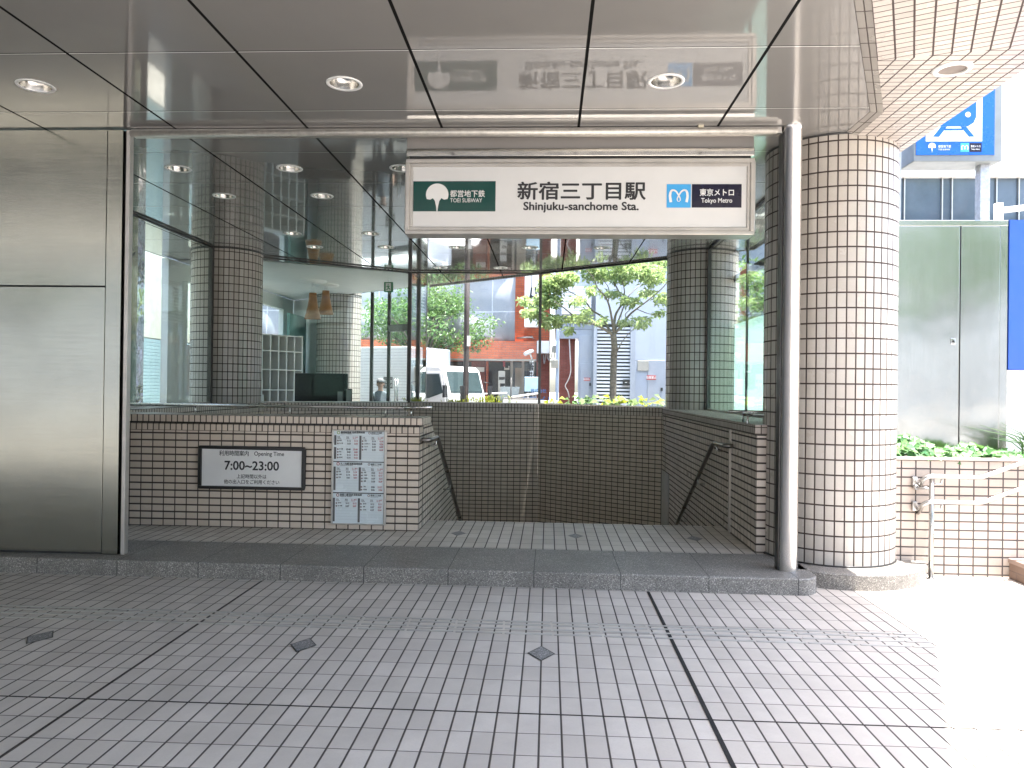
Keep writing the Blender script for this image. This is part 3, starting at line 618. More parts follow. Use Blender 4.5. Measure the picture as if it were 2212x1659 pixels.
tt = thing('timetable_board', 'tall white board of three first and last train timetables', 'sign', (-1.91, 7.53, .18))
BX0, BX1, BZ0, BZ1 = -2.192, -1.635, .186, 1.147
a = MB()
for (x0, x1, z0, z1) in ((BX0, BX1, BZ1 - .012, BZ1), (BX0, BX1, BZ0, BZ0 + .012), (BX0, BX0 + .016, BZ0 + .012, BZ1 - .012), (BX1 - .02, BX1, BZ0 + .012, BZ1 - .012)): a.box(x0, x1, 7.52, 7.549, z0, z1)
a.build('frame', m_alu, tt, bevel=.003)
MB().box(BX0 + .016, BX1 - .02, 7.53, 7.548, BZ0 + .012, BZ1 - .012).build('panel', pbr('timetable_white', (.66, .74, .76), .25, var=.03), tt)
BW, BH = 766., 1345.     # crop px of the board: x 215..980, y 155..1500
def bx(px): return BX0 + (px - 215) / 766 * (BX1 - BX0)
def bz(py, px=600): return BZ1 - (py - 155 - (px - 215) * .012) / 1335 * (BZ1 - BZ0)
yT = 7.529
def bars(name, rows, mat):
    a = MB()
    for (x0, x1, y0, y1) in rows: a.box(bx(x0), bx(x1), yT - .001, yT, bz(y1), bz(y0))
    return a.build(name, mat, tt)
for dv_ in [(232, 965, 160, 172), (232, 965, 603, 615), (232, 965, 1042, 1055)]: bars('divider', [dv_], m_letter)
for tab in [(245, 275, 237, 375), (245, 275, 405, 572), (600, 630, 240, 578), (243, 271, 680, 1012), (598, 628, 685, 1018), (240, 266, 1120, 1452), (590, 620, 1122, 1460)]: bars('grey_tab', [tab], m_lgrey)
bars('rule', [(285, 585, y, y + 2) for y in (242, 296, 682, 735, 1122, 1175)] + [(635, 945, y, y + 2) for y in (245, 298, 688, 740, 1128, 1180)] + [(285, 585, y, y + 1.5) for y in (870, 910, 950, 990, 1260, 1300, 1340, 1380, 1420)] + [(635, 945, y, y + 1.5) for y in (470, 510, 550, 1310, 1350, 1390, 1430)], pbr('pale_rule', (.45, .50, .52), .4))
L_, Rr = [], []
def tx(lst, s, px, py, h, al='L', sq=.9): lst.append((s, bx(px), bz(py), h, yT - .0015, al, sq))
u_ = .00072
for (ti, y) in (('都営新宿線 始終発時刻表', 208), ('丸ノ内線 始終発時刻表', 650), ('副都心線 始終発時刻表', 1088)):
    tx(L_, ti, 338, y, 34 * u_); tx(L_, '新宿三丁目駅', 770, y, 28 * u_)
for (ti, y) in (('Shinjuku Line Train Schedule', 222), ('Marunouchi Line Train Schedule', 665), ('Fukutoshin Line Train Schedule', 1103)):
    tx(L_, ti, 338, y, 15 * u_); tx(L_, 'Shinjuku-sanchome Sta.', 770, y, 13 * u_)
for (y, x) in ((272, 290), (276, 645), (712, 288), (716, 643), (1150, 282), (1155, 638)):
    tx(L_, '行先', x, y, 22 * u_); tx(L_, 'Destination', x, y + 14, 13 * u_); tx(L_, '平日', x + 127, y, 22 * u_); tx(L_, 'Weekday', x + 125, y + 14, 13 * u_); tx(Rr, '土・休日', x + 215, y, 22 * u_); tx(Rr, 'Sat.& Holi.', x + 218, y + 14, 13 * u_)
TI = [(478, 578, 325, '5:12', '5:12'), (478, 578, 365, '5:03', '5:03'), (478, 578, 445, '23:48', '23:48'), (478, 578, 484, '0:00', '0:00'), (478, 578, 524, '0:12', '0:12'), (478, 578, 564, '0:24', '0:24'),
      (832, 935, 327, '0:14', '0:14'), (832, 935, 367, '0:26', '0:26'), (832, 935, 407, '0:39', '0:39'), (832, 935, 450, '0:39', '0:39'),
      (472, 572, 765, '5:14', '5:14'), (472, 572, 805, '5:14', '5:14'), (472, 572, 845, '5:01', '5:01'),
      (828, 930, 772, '0:20', '0:13'), (828, 930, 810, '0:13', '0:17'), (828, 930, 852, '0:29', '0:21'), (828, 930, 893, '0:38', '0:29'), (825, 930, 972, '0:06', '23:57'), (825, 930, 1012, '0:06', '0:06'),
      (468, 570, 1206, '5:12', '5:12'), (468, 570, 1246, '5:07', '5:07'), (820, 924, 1212, '0:12', '0:11'), (820, 924, 1254, '0:27', '0:27'), (820, 924, 1295, '0:37', '0:24')]
ST = ['新宿', '本八幡', '本八幡', '瑞江', '大島', '岩本町', '橋本', '京王多摩センター', '桜上水', '新宿', '荻窪', '方南町', '池袋', '荻窪', '方南町', '中野坂上', '新宿', '池袋', '茗荷谷', '和光市', '元町・中華街', '和光市', '池袋', '元住吉']
for (xa, xb, y, p_, q_), s_ in zip(TI, ST):
    tx(L_, p_, xa, y, 33 * u_, 'R'); tx(Rr, q_, xb, y, 33 * u_, 'R'); tx(L_, s_, xa - 168 + (8 if xa < 600 else 10), y - 8, 21 * u_, 'L', .8 if len(s_) < 5 else .5)
lettering('lettering', L_, m_letter, tt, .02); lettering('red_lettering', Rr, m_red, tt, .02)
def disc(name, px, py, R, mat, mat2, par):
    a = MB(); cx, cz = bx(px), bz(py)
    for q, (rr, mi, yy) in enumerate(((R, 0, yT - .0012), (R * .62, 1, yT - .002))): a.face([(cx + rr * cos(2 * pi * i / 20), yy, cz + rr * sin(2 * pi * i / 20)) for i in range(20)], m=mi)
    a.build(name, [mat, mat2], par)
m_lime = pbr('lime_ring', (.20, .42, .05), .4); m_crim = pbr('crimson_ring', (.42, .02, .05), .4); m_brown = pbr('brown_ring', (.25, .08, .06), .4)
for (y, mt) in ((200, m_lime), (641, m_crim), (1081, m_brown)):
    disc('line_mark', 305, y, .0165, mt, m_wlet, tt); disc('line_mark', 742, y, .0125, m_lgrey, m_wlet, tt)
a = MB()
for (xa, xb, y, p_, q_) in TI:
    cx, cz = bx(xa - 185 + (5 if xa < 600 else 0)), bz(y - 12); a.face([(cx + .009 * cos(2 * pi * i / 12), yT - .0012, cz + .009 * sin(2 * pi * i / 12)) for i in range(12)])
a.build('stop_mark', pbr('mark_grey', (.25, .2, .2), .4), tt)

# ------------------------------------------------------------------ glazing
def glazing(name, label, segs, mulls, z0=1.29, z1=T - .005, mat=None, foot=None):
    t_ = thing(name, label, 'glass wall', (segs[0][0][0], segs[0][0][1], z0))
    for p, q in segs: MB().wallseg(p, q, .012, z0 + .02, z1).build('pane', mat or m_glass, t_)
    for (x, y, wx, wy) in mulls: MB().box(x - wx, x + wx, y - wy, y + wy, z0, z1).build('mullion', m_mull, t_, bevel=.003)
    a = MB()
    for p, q in segs: a.wallseg((p[0], p[1]), (q[0], q[1]), .03, z0, z0 + .02)
    a.build('sill', m_alu, t_)
    a = MB()
    for p, q in segs: a.wallseg((p[0], p[1]), (q[0], q[1]), .03, z1 - .03, z1 - .002)
    a.build('head', m_dark, t_); return t_
m_mull = pbr('mullion_grey', (.10, .10, .095), .35, .7)
gz = glazing('glass_wall', 'tall glass wall beside the steel panel, meeting the dark left column', [((-5.35, 11.58), (-5.35, 7.4))], [(-5.35, 11.61, .03, .045)])
MB().box(-5.46, -5.33, 9.45, 9.62, 1.29, T - .01).build('polished_post', m_chrome, gz)
glazing('glass_wall', 'angled glass wall in front of the room with hanging lamps', [((-2.68, 14.1), (-4.87, 12.49))], [(-2.65, 14.11, .035, .03)], mat=m_glass3)
glazing('glass_wall', 'clear glass wall at the back of the stairwell facing the white truck', [((-.2, 14.1), (-2.61, 14.1))], [(-.175, 14.1, .025, .025)], mat=m_glass2)
glazing('glass_wall', 'angled clear glass wall in front of the broad leaved tree', [((1.98, 12.49), (-.15, 14.09))], [], mat=m_glass2)
glazing('glass_wall', 'glass wall on the right between the large column and the back column', [((2.44, 7.5), (2.44, 11.58))], [(2.44, 11.61, .03, .04), (2.44, 9.4, .012, .02)])
fs = thing('frosted_screen', 'pale green frosted glass screen with a dark frame behind the right glass', 'screen', (2.9, 10, 0))
MB().box(2.885, 2.905, 7.8, 12.32, .0, 2.62).build('panel', m_frost, fs); MB().box(2.886, 2.904, 7.8, 12.32, 2.621, 3.28).build('clear_panel', m_glass2, fs); MB().box(2.86, 2.93, 7.8, 12.32, 3.281, 3.38).build('top_bar', m_mull, fs, bevel=.004); MB().box(2.86, 2.93, 12.321, 12.43, 0, 3.38).build('post', m_mull, fs, bevel=.004)

# ------------------------------------------------------------------ room behind the stairwell
dg = lambda x: 16.06 - .775 * (x + 2.64)
fr = thing('rear_glazing', 'glazed front of the rear room with a framed glass door to the street', 'glass front', (-2.7, 16.1, K))
for x0, x1 in ((-4.62, -4.1), (-4.1, -3.62)): MB().wallseg((x1, dg(x1)), (x0, dg(x0)), .012, K, T - .01).build('pane', m_glass2, fr)
for x in (-4.1, -3.62, -2.68): MB().box(x - .035, x + .035, dg(x) - .05, dg(x) + .03, K, T - .01).build('mullion', m_mull, fr, bevel=.003)
MB().wallseg((-2.7, dg(-2.7) - .01), (-3.6, dg(-3.6) - .01), .05, 2.82, 2.97).build('transom', m_mull, fr)
MB().wallseg((-2.7, dg(-2.7)), (-3.6, dg(-3.6)), .012, 2.97, T - .01).build('pane', m_glass2, fr)
dr = MB().wallseg((-2.74, dg(-2.74)), (-3.58, dg(-3.58)), .012, K + .02, 2.80).build('door', m_glass2, fr)
MB().tube([(-3.42, dg(-3.42) - .07, 1.0), (-3.42, dg(-3.42) - .07, 1.75)], .017, 8).tube([(-3.36, dg(-3.36) - .07, 1.0), (-3.36, dg(-3.36) - .07, 1.75)], .017, 8).build('handle', m_rail, dr)
MB().box(-2.655, -2.643, 14.14, 16.0, K, T - .01).build('side_pane', m_glass, fr)
MB().box(-2.69, -2.61, 15.0, 15.12, K, T - .01).build('mullion', m_mull, fr, bevel=.003)
a = MB()
for i in range(12): a.box(-2.74, -2.665, 15.14, 15.95, 2.9 + i * .068, 2.906 + i * .068)
a.build('blind', m_white, fr)
rm = thing('inner_wall', 'pale back wall of the rear room with a bright window and teal panel', 'wall', (-8, 17, K))
MB().wallseg((-5.55, 18.3), (-6.6, 19.1), .12, K, T - .02).build('wall_face', m_ceilw, rm)
MB().wallseg((-6.05, 17.2), (-6.05, 18.4), .06, K, T - .5).build('teal_panel', pbr('teal_panel_paint', (.22, .42, .40), .4), rm)
a = MB(); a.box(-6.68, -6.56, 12.6, 18.9, K, 2.3).box(-6.68, -6.56, 12.6, 18.9, 3.45, T - .02).box(-6.68, -6.56, 12.6, 13.3, 2.3005, 3.4495).box(-6.68, -6.56, 18.2, 18.9, 2.3005, 3.4495); a.build('side_wall_face', m_ceilw, rm)
MB().box(-6.63, -6.615, 13.3, 18.2, 2.3, 3.45).build('window', m_glass2, rm)
for y in (14.9, 16.5): MB().box(-6.65, -6.59, y - .03, y + .03, 2.3, 3.45).build('window_bar', m_white, rm)
MB().prism([(-6.56, 12.9), (-5.3, 12.76), (-2.75, 14.25), (-2.75, 16.0), (-6.56, 18.9)], T - .012, T - .006).build('ceiling', m_ceilw, rm)
# shelf
sh = thing('white_shelf', 'white open shelf of narrow cells standing behind the angled glass', 'shelf', (-6.0, 15.3, K))
sa, sb = Vector((-6.35, 14.95)), Vector((-5.42, 16.25)); sd_ = (sb - sa).normalized(); sn = Vector((-sd_.y, sd_.x)); SLn = (sb - sa).length
def slab(a_, u0, u1, w0, w1, z0, z1):
    P = [sa + sd_ * u0 + sn * w0, sa + sd_ * u1 + sn * w0, sa + sd_ * u1 + sn * w1, sa + sd_ * u0 + sn * w1]; a_.prism([(q.x, q.y) for q in P], z0, z1); return a_
a = MB()
for i in range(9): slab(a, SLn * i / 8 - .012, SLn * i / 8 + .012, 0, .32, K, 2.66)
for z in (.2, .64, 1.06, 1.47, 1.9, 2.3, 2.64): slab(a, .013, SLn - .013, .004, .31, z, z + .022)
a.build('frame', m_white, sh)
slab(MB(), 0, SLn, .321, .335, K, 2.66).build('back_panel', pbr('shelf_back', (.52, .53, .47), .6), sh)
for i, (u0, z, h, n) in enumerate(((.05, 1.49, .24, 2), (.27, 1.49, .16, 2), (.62, 1.49, .2, 1), (1.2, 1.49, .22, 1), (.65, 1.08, .3, 1), (1.2, 1.92, .15, 1))):
    for k in range(n):
        tag(slab(MB(), u0 + k * .055, u0 + k * .055 + .035, .05, .22, z + .003, z + h * (1 - .25 * k)).build('book', m_white), 'small white book standing in a cell of the white shelf', 'book', group='books on the white shelf')
# screen board
bd = thing('black_board', 'wide black display board standing behind the sill in the rear room', 'display', (-4.35, 14.75, K))
p0, p1 = at(638, 806, 14.75), at(752, 804, 14.75)
MB().box(p0.x, p1.x, 14.72, 14.77, 1.05, p0.z).build('screen', pbr('glossy_black', (.004, .005, .006), .5), bd, bevel=.006)
for x in (p0.x + .2, p1.x - .2): MB().box(x - .02, x + .02, 14.73, 14.76, K, 1.05).build('leg', m_dark, bd)
MB().box(p0.x + .1, p1.x - .1, 14.55, 14.95, K, K + .03).build('base', m_dark, bd)
def cardstand(x, tilt, label):
    q0 = at(x, 868, 14.45); t_ = thing('card_stand', label, 'card stand', (q0.x, 14.45, 1.2), 'small framed cards by the black board')
    MB().box(q0.x, q0.x + .125, 14.44, 14.46, 1.2, 1.49 + tilt).build('frame', m_dark, t_, bevel=.003); MB().box(q0.x + .012, q0.x + .113, 14.435, 14.4395, 1.215, 1.475 + tilt).build('card', pbr('grey_card', (.35, .38, .37), .4), t_)
cardstand(728, 0, 'small framed card at the lower right corner of the black board'); cardstand(747, .04, 'taller framed card right of the other card, beside the black board')
ct = thing('counter', 'low counter hidden behind the sill under the black board', 'counter', (-4.0, 14.5, K)); MB().box(-4.7, -3.2, 14.38, 14.62, K, 1.2).build('body', m_white, ct, bevel=.005)
# pendants
def pend(x, y0, y1, Y, label):
    p, q = at(x, y0, Y), at(x, y1, Y); t_ = thing('hanging_lamp', label, 'lamp', (p.x, Y, q.z), 'wooden lamps hanging in the rear room')
    H = p.z - q.z; MB().lathe((p.x, Y, q.z), [(.17, 0), (.155, H * .12), (.11, H * .45), (.085, H * .75), (.075, H), (.0, H)], 28).build('lamp_shade', m_wood, t_)
    MB().lathe((p.x, Y, q.z), [(.165, .002), (.07, H * .7)], 28).build('shade_lining', m_wood, t_)
    MB().tube([(p.x - .02, Y, p.z), (p.x - .02, Y, T - .02)], .004, 5).build('cord', m_rail, t_); MB().tube([(p.x + .02, Y, p.z), (p.x + .02, Y, T - .02)], .004, 5).build('cord', m_rail, t_)
    MB().lathe((p.x, Y, T - .0125), [(.0, -.03), (.27, -.03), (.28, 0)], 28).build('ceiling_plate', m_white, t_)
pend(676, 633, 689, 15.3, 'left wooden bell shaped lamp, the lower of the two'); pend(704, 628, 679, 15.9, 'right wooden bell shaped lamp, hanging a little higher')
ex = thing('exit_sign', 'small green and white exit sign under the ceiling of the rear room', 'sign', at(839, 620, 15.0)); q = at(839, 620, 15.0)
MB().box(q.x - .09, q.x + .09, 15.0, 15.06, q.z - .1, q.z + .1).build('case', pbr('exit_green', (.02, .22, .08), .35), ex, bevel=.004)
MB().box(q.x - .055, q.x + .055, 14.996, 14.9995, q.z - .08, q.z + .08).build('panel', m_wlet, ex)
a = MB()
def cap(p0, p1, wd): 
    d = Vector((p1[0] - p0[0], 0, p1[1] - p0[1])); n = Vector((-d.z, 0, d.x)).normalized() * wd
    a.face([Vector((q.x + v[0] + s_ * n.x, 14.9945, q.z + v[1] + s_ * n.z)) for v, s_ in ((p0, 1), (p1, 1), (p1, -1), (p0, -1))])
cap((-.01, .03), (.0, -.02), .012); cap((.0, -.02), (.03, -.035), .008); cap((.03, -.035), (.035, -.065), .007); cap((0, -.02), (-.02, -.05), .008); cap((-.02, -.05), (-.045, -.05), .007); cap((-.005, .025), (.03, .01), .006); cap((-.01, .025), (-.04, .005), .006); cap((-.006, .045), (-.002, .062), .010)
a.build('running_figure', pbr('exit_green', (.02, .22, .08), .35), ex)
MB().tube([(q.x, 15.03, q.z + .1), (q.x, 15.03, T - .012)], .008, 6).build('hanger', m_white, ex)

# ------------------------------------------------------------------ passage left of the glass
pg = thing('passage_wall', 'pale wall with a blue shutter seen through the left glass wall', 'wall', (-8, 10, 0))
MB().box(-8.6, -8.4, 7.05, 20, 2.55, 4.6).build('upper_face', pbr('pale_green_wall', (.50, .54, .46), .5), pg)
MB().box(-8.6, -8.4, 7.05, 20, 0, 2.53).build('shutter', tilemat('shutter_slats', (.24, .36, .40), (.22, .33, .37), (.1, .16, .18), 50, .07, 0, .012, rough=.4, tilt=0), pg)
MB().box(-8.4, -8.37, 9.2, 9.9, 2.72, 2.84).build('vent', m_alu, pg, bevel=.005)
struct(MB().box(-8.4, -5.5, 7.05, 12.45, -.02, .1).build('passage_floor', m_conc))

# ------------------------------------------------------------------ foliage
def leaf(mb, c, d, up, L, W, fold=.25):
    d = d.normalized(); s_ = d.cross(up); s_ = s_.normalized() if s_.length > 1e-4 else Vector((1, 0, 0)); n = s_.cross(d)
    a_, b_, c_, e_ = c, c + d * L * .45 + s_ * W * .5 + n * W * fold, c + d * L - n * L * .12, c + d * L * .45 - s_ * W * .5 + n * W * fold
    mb.face([a_, b_, c_, e_])
def rv3(): return Vector((random.gauss(0, 1), random.gauss(0, 1), random.gauss(0, 1)))
def clump(mb, c, r, n, L, W, flat=.35):
    for _ in range(n):
        q = rv3(); q = q.normalized() * (random.random() ** .45); p = c + Vector((q.x * r.x, q.y * r.y, q.z * r.z))
        d = Vector((random.uniform(-1, 1), random.uniform(-1, 1), random.uniform(-.7, .25))); up = Vector((random.gauss(0, flat), random.gauss(0, flat), 1))
        k = random.uniform(.7, 1.25); leaf(mb, p, d, up, L * k, W * k)
def limb(mb, pts, r0, r1, n=7):
    N_ = len(pts); P = [Vector(p) for p in pts]; out = []
    for i in range(N_ - 1):
        p0, p1, p2, p3 = P[max(i - 1, 0)], P[i], P[i + 1], P[min(i + 2, N_ - 1)]
        for k in range(4):
            t_ = k / 4; out.append(.5 * ((2 * p1) + (-p0 + p2) * t_ + (2 * p0 - 5 * p1 + 4 * p2 - p3) * t_ ** 2 + (-p0 + 3 * p1 - 3 * p2 + p3) * t_ ** 3))
    out.append(P[-1]); m_ = len(out); mb.tube(out, r0, n, rs=[r0 + (r1 - r0) * (i / (m_ - 1)) ** .7 for i in range(m_)])
def r4(x, y, Y): return at((1320 + x / 3.95) / 1.17179, (620 + y / 3.95) / 1.17179, Y)
TY = 17.5
tr1 = thing('street_tree', 'broad leaved tree with a slim trunk in front of the grey building', 'tree', (1.45, TY, 0))
tb = MB(); b0 = r4(918, 1600, TY)
limb(tb, [(b0.x, TY, -.02), r4(915, 1500, TY), r4(922, 1150, TY), r4(930, 1030, TY), r4(918, 890, TY)], .088, .072, 10); tb.build('trunk', m_bark, tr1)
tb = MB()
BR = [([(915, 900), (840, 850), (720, 790), (600, 770), (450, 650), (330, 560)], .06, .012, -.6), ([(900, 890), (850, 800), (810, 720), (700, 650), (650, 580), (560, 510), (430, 440)], .055, .012, .5),
      ([(922, 890), (930, 760), (950, 680), (1010, 570), (980, 480), (900, 330), (860, 240)], .065, .012, .1), ([(925, 880), (905, 750), (880, 620), (840, 520), (760, 430), (720, 330), (650, 250)], .05, .01, -.7),
      ([(935, 880), (1020, 790), (1070, 710), (1150, 640), (1270, 550), (1420, 420), (1470, 340)], .055, .01, -.3), ([(935, 850), (980, 730), (1030, 600), (1080, 500), (1190, 400)], .045, .01, .8),
      ([(960, 1060), (1000, 980), (1060, 900), (1120, 840)], .022, .008, -.3), ([(1010, 570), (1030, 460), (1000, 350), (960, 250)], .03, .008, -.2), ([(1050, 740), (1040, 690), (1090, 640), (1100, 590)], .02, .008, .2), ([(1150, 640), (1280, 690), (1400, 700)], .018, .006, .4), ([(870, 560), (870, 430), (800, 330), (760, 240)], .02, .006, .3)]
for pts, ra, rb, dy in BR: limb(tb, [r4(x, y, TY + dy * i / (len(pts) - 1) * 1.6) for i, (x, y) in enumerate(pts)], ra * .72, rb * .8, 6)
tb.build('limbs', m_bark, tr1)
cr = MB(); px_m = TY / 1620 / 1.17179 / 3.95
for (x, y, rx, ry) in ((300, 400, 160, 120), (450, 330, 130, 80), (110, 680, 130, 55), (300, 760, 160, 70), (560, 740, 150, 45), (480, 860, 45, 45), (260, 560, 160, 80), (560, 560, 90, 35), (700, 450, 55, 50), (760, 300, 160, 80), (900, 490, 110, 35), (1000, 300, 150, 90), (1150, 250, 150, 90), (1080, 560, 120, 40), (1300, 300, 150, 110), (1420, 540, 100, 60), (1380, 680, 60, 25), (1190, 770, 105, 60), (1010, 780, 40, 25), (830, 740, 45, 18), (1250, 480, 90, 35), (650, 660, 60, 35), (40, 560, 80, 50), (600, 180, 200, 70), (1000, 150, 250, 70), (1400, 160, 160, 80), (780, 770, 60, 20)):
    for k in range(2):
        Yc = TY + random.uniform(-1.1, 1.1); c = r4(x, y, Yc); k_ = px_m * Yc / TY
        clump(cr, c, Vector((rx * k_, .55, ry * k_)), int(rx * ry / 62) + 8, .125, .068)
cr.build('crown', m_leaf, tr1)
def tree2(name, label, base, h, spread, n, L, mat, seed, squash=.62, nc=26, trunkr=.13):
    random.seed(seed); t_ = thing(name, label, 'tree', base); bx_, by_, bz_ = base
    tb = MB(); top = Vector((bx_, by_, bz_ + h * .45)); limb(tb, [(bx_, by_, bz_ - .05), (bx_ + .05, by_, bz_ + h * .2), top], trunkr, trunkr * .7, 8); tb.build('trunk', m_bark, t_)
    lb = MB(); cr = MB(); cc = Vector((bx_, by_, bz_ + h * .68))
    for i in range(nc):
        q = rv3().normalized() * random.uniform(.35, 1); c = cc + Vector((q.x * spread, q.y * spread, q.z * spread * squash))
        mid = top.lerp(c, .5) + Vector((0, 0, .15 * spread * random.random())); limb(lb, [top - Vector((0, 0, h * .1 * random.random())), mid, c], trunkr * .35, .012, 5)
        clump(cr, c, Vector((spread * .36, spread * .36, spread * .2)), n // nc, L, L * .5)
    lb.build('limbs', m_bark, t_); cr.build('crown', mat, t_); return t_
q = at(915, 868, 21.2); tree2('street_tree', 'dense green tree above the white truck, left of the street pole', (q.x, 21.2, 0), 5.0, 1.75, 8000, .12, m_leaf2, 3, .6, 40)
tree2('street_tree', 'bushy green tree outside the right glass wall', (4.3, 15.2, 0), 5.2, 1.25, 2000, .13, m_leaf2, 5)
# big leaf plants along the sill
def plant(x, y, Y, n, L, mat, label, name='broad_leaf_plant', grp='leafy plants along the glass'):
    p = at(x, y, Y); t_ = thing(name, label, 'plant', (p.x, Y, .9), grp); mb = MB(); sb_ = MB()
    for i in range(n):
        a_ = random.uniform(0, 2 * pi); rr = random.uniform(.03, .2); tip = Vector((p.x + cos(a_) * rr, Y + sin(a_) * rr * .7, p.z - random.uniform(0, .16)))
        sb_.tube([(p.x + cos(a_) * .03, Y, .9), tip], .006, 4); leaf(mb, tip, Vector((cos(a_), sin(a_), random.uniform(-.4, .6))), Vector((random.gauss(0, .5), -.6, 1)), L * random.uniform(.7, 1.2), L * .62)
    sb_.build('stem', m_leaf2, t_); mb.build('leaves', mat, t_)
lab = ['low yellow green plant at the foot of the glass, next to the thin mullion', 'small leafy plant left of the tall pointed leaf', 'leafy plant with a tall pointed dark leaf above the stairwell wall', 'broad leaved plant just left of the tree trunk', 'bright green plant in front of the tree trunk', 'spreading green plant right of the tree trunk', 'pale green plant under the grey wall panels', 'bright green plant beside the back right column', 'leafy plant between the trunk and the louvres']
for (x, y, n, mt), l_ in zip(((1200, 858, 5, m_leafy), (1232, 862, 8, m_leaf2), (1266, 853, 12, m_leaf), (1293, 856, 10, m_leaf2), (1330, 857, 12, m_leafy), (1355, 862, 10, m_leaf), (1400, 862, 9, m_leafy), (1432, 861, 10, m_leaf), (1310, 860, 9, m_leaf)), lab): plant(x, y, 14.6 if x < 1300 else 14.2, n, .17, mt, l_)
q = at(1266, 840, 14.6)
def tuft(x, y, Y, w_, label):
    p = at(x, y, Y); t_ = MB()
    for i in range(90):
        b_ = Vector((p.x + random.gauss(0, w_ * .5), Y + random.gauss(0, .08), 1.0)); tip = Vector((b_.x + random.gauss(0, .05), b_.y + random.gauss(0, .05), p.z - abs(random.gauss(0, .07))))
        t_.tube([b_, b_.lerp(tip, .6) + Vector((.01, 0, 0)), tip], .005, 4, caps=False)
        for k in range(3): leaf(t_, b_.lerp(tip, random.uniform(.5, 1)), rv3(), Vector((0, 0, 1)), .05, .02)
    tag(t_.build('flower_tuft', m_leafy), label, 'plant', 'yellow flower tufts along the glass')
tuft(1046, 854, 15.2, .45, 'wide tuft of small yellow flowers in front of the truck bumper'); tuft(985, 861, 15.2, .18, 'small tuft of yellow flowers at the foot of the street pole'); tuft(900, 856, 15.0, .16, 'tuft of yellow flowers behind the corner mullion')
pb = thing('rear_planter', 'pale planter bed outside the rear glass walls', 'planter', (0, 14.8, 0)); MB().wallseg((-2.5, 14.9), (-.1, 14.9), .6, 0, 1.0).wallseg((-.05, 14.5), (2.9, 12.55), .75, 0, 1.0).build('bed', m_conc, pb)

# ------------------------------------------------------------------ street behind: pole, truck
q = at(1008, 700, 17.2)
sp_ = thing('street_pole', 'brown street light pole standing in front of the white truck', 'pole', (q.x, 17.2, 0)); m_bp = pbr('brown_pole', (.075, .055, .05), .5)
MB().tube([(q.x, 17.2, 0), (q.x, 17.2, 6.5)], .064, 14).build('shaft', m_bp, sp_); MB().tube([(q.x - .02, 17.2, 3.95), (q.x - .2, 17.2, 4.4), (q.x - .9, 17.1, 5.2)], .035, 8).build('arm', m_bp, sp_)
z_ = at(1008, 735, 17.2).z; MB().box(q.x + .02, q.x + .10, 17.12, 17.14, z_ - .14, z_ + .1).build('sticker', m_white, sp_)
MB().box(q.x - .12, q.x - .02, 17.08, 17.2, 1.0, 1.62).build('meter_box', m_dark, sp_, bevel=.008)

al = radians(-27); pA = at(963, 800, 18.4); ca, sa_ = cos(al), sin(al)
tk = thing('box_truck', 'white box truck with ridged cargo box parked across the street', 'truck', (0, 0, 0))
m_tw = pbr('truck_white', (.80, .81, .82), .3, var=.03, coat=.3); m_tgl = pbr('truck_window', (.03, .05, .05), .05, var=.1); m_ridge = tilemat('ridged_box', (.80, .81, .82), (.78, .79, .80), (.45, .46, .48), 60, .075, 0, .012, rough=.4, tilt=0, dirt=.05)
def quadbar(mb, pts, y0, y1): # side profile (x,z) extruded across
    n = len(pts); mb.face([(x, y0, z) for x, z in pts]); mb.face([(x, y1, z) for x, z in reversed(pts)])
    for i in range(n): p, q_ = pts[i], pts[(i + 1) % n]; mb.face([(p[0], y0, p[1]), (p[0], y1, p[1]), (q_[0], y1, q_[1]), (q_[0], y0, q_[1])])
    return mb
quadbar(MB(), [(.02, .45), (.03, .95), (-.02, 1.38), (-.20, 2.02), (-.32, 2.14), (-1.05, 2.16), (-1.12, 2.1), (-1.15, .45)], -.85, .85).build('cab', m_tw, tk, bevel=.05, local=True, seg=3)
quadbar(MB(), [(-.045, 1.46), (-.05, 1.50), (-.195, 1.995), (-.215, 1.995), (-.09, 1.46)], -.74, .74).build('windscreen', m_tgl, tk, local=True)
o = KIDS[tk.name][-1]; o.location = (.016, 0, 0.004)
for s_ in (-1, 1):
    d_ = quadbar(MB(), [(-.15, .6), (-.10, 1.2), (-.27, 1.98), (-.92, 1.98), (-.92, .6)], s_ * .851 - .012, s_ * .851 + .012).build('door', m_tw, tk, bevel=.006, local=True)
    quadbar(MB(), [(-.19, 1.46), (-.31, 1.93), (-.84, 1.93), (-.84, 1.30), (-.6, 1.33)], s_ * .866 - .004, s_ * .866 + .004).build('window', m_tgl, d_, local=True)
    MB().box(-.8, -.68, s_ * .868 - .012, s_ * .868 + .012, 1.06, 1.1).build('handle', m_dark, d_, local=True)
    MB().box(.0, .035, s_ * .62 - .14, s_ * .62 + .14, .72, .86).build('headlight', pbr('headlight', (.6, .6, .6), .1), tk, bevel=.02, local=True)
    MB().tube([(-.1, s_ * .86, 1.75), (.0, s_ * 1.0, 1.72), (.0, s_ * 1.02, 1.6)], .012, 6).box(-.03, .03, s_ * 1.04 - .07, s_ * 1.04 + .07, 1.35, 1.65).build('mirror', m_dark, tk, local=True)
    MB().tube([(-.06, s_ * .1 - .05, 1.27), (-.1, s_ * .42, 1.40)], .008, 5).build('wiper', m_dark, tk, local=True); KIDS[tk.name][-1].location = (.06, 0, 0)
MB().box(-.02, .07, -.84, .84, .38, .58).build('bumper', pbr('bumper_grey', (.45, .45, .45), .5), tk, bevel=.03, local=True)
MB().box(.028, .045, -.5, .5, .86, .98).build('grille', m_dark, tk, bevel=.01, local=True)
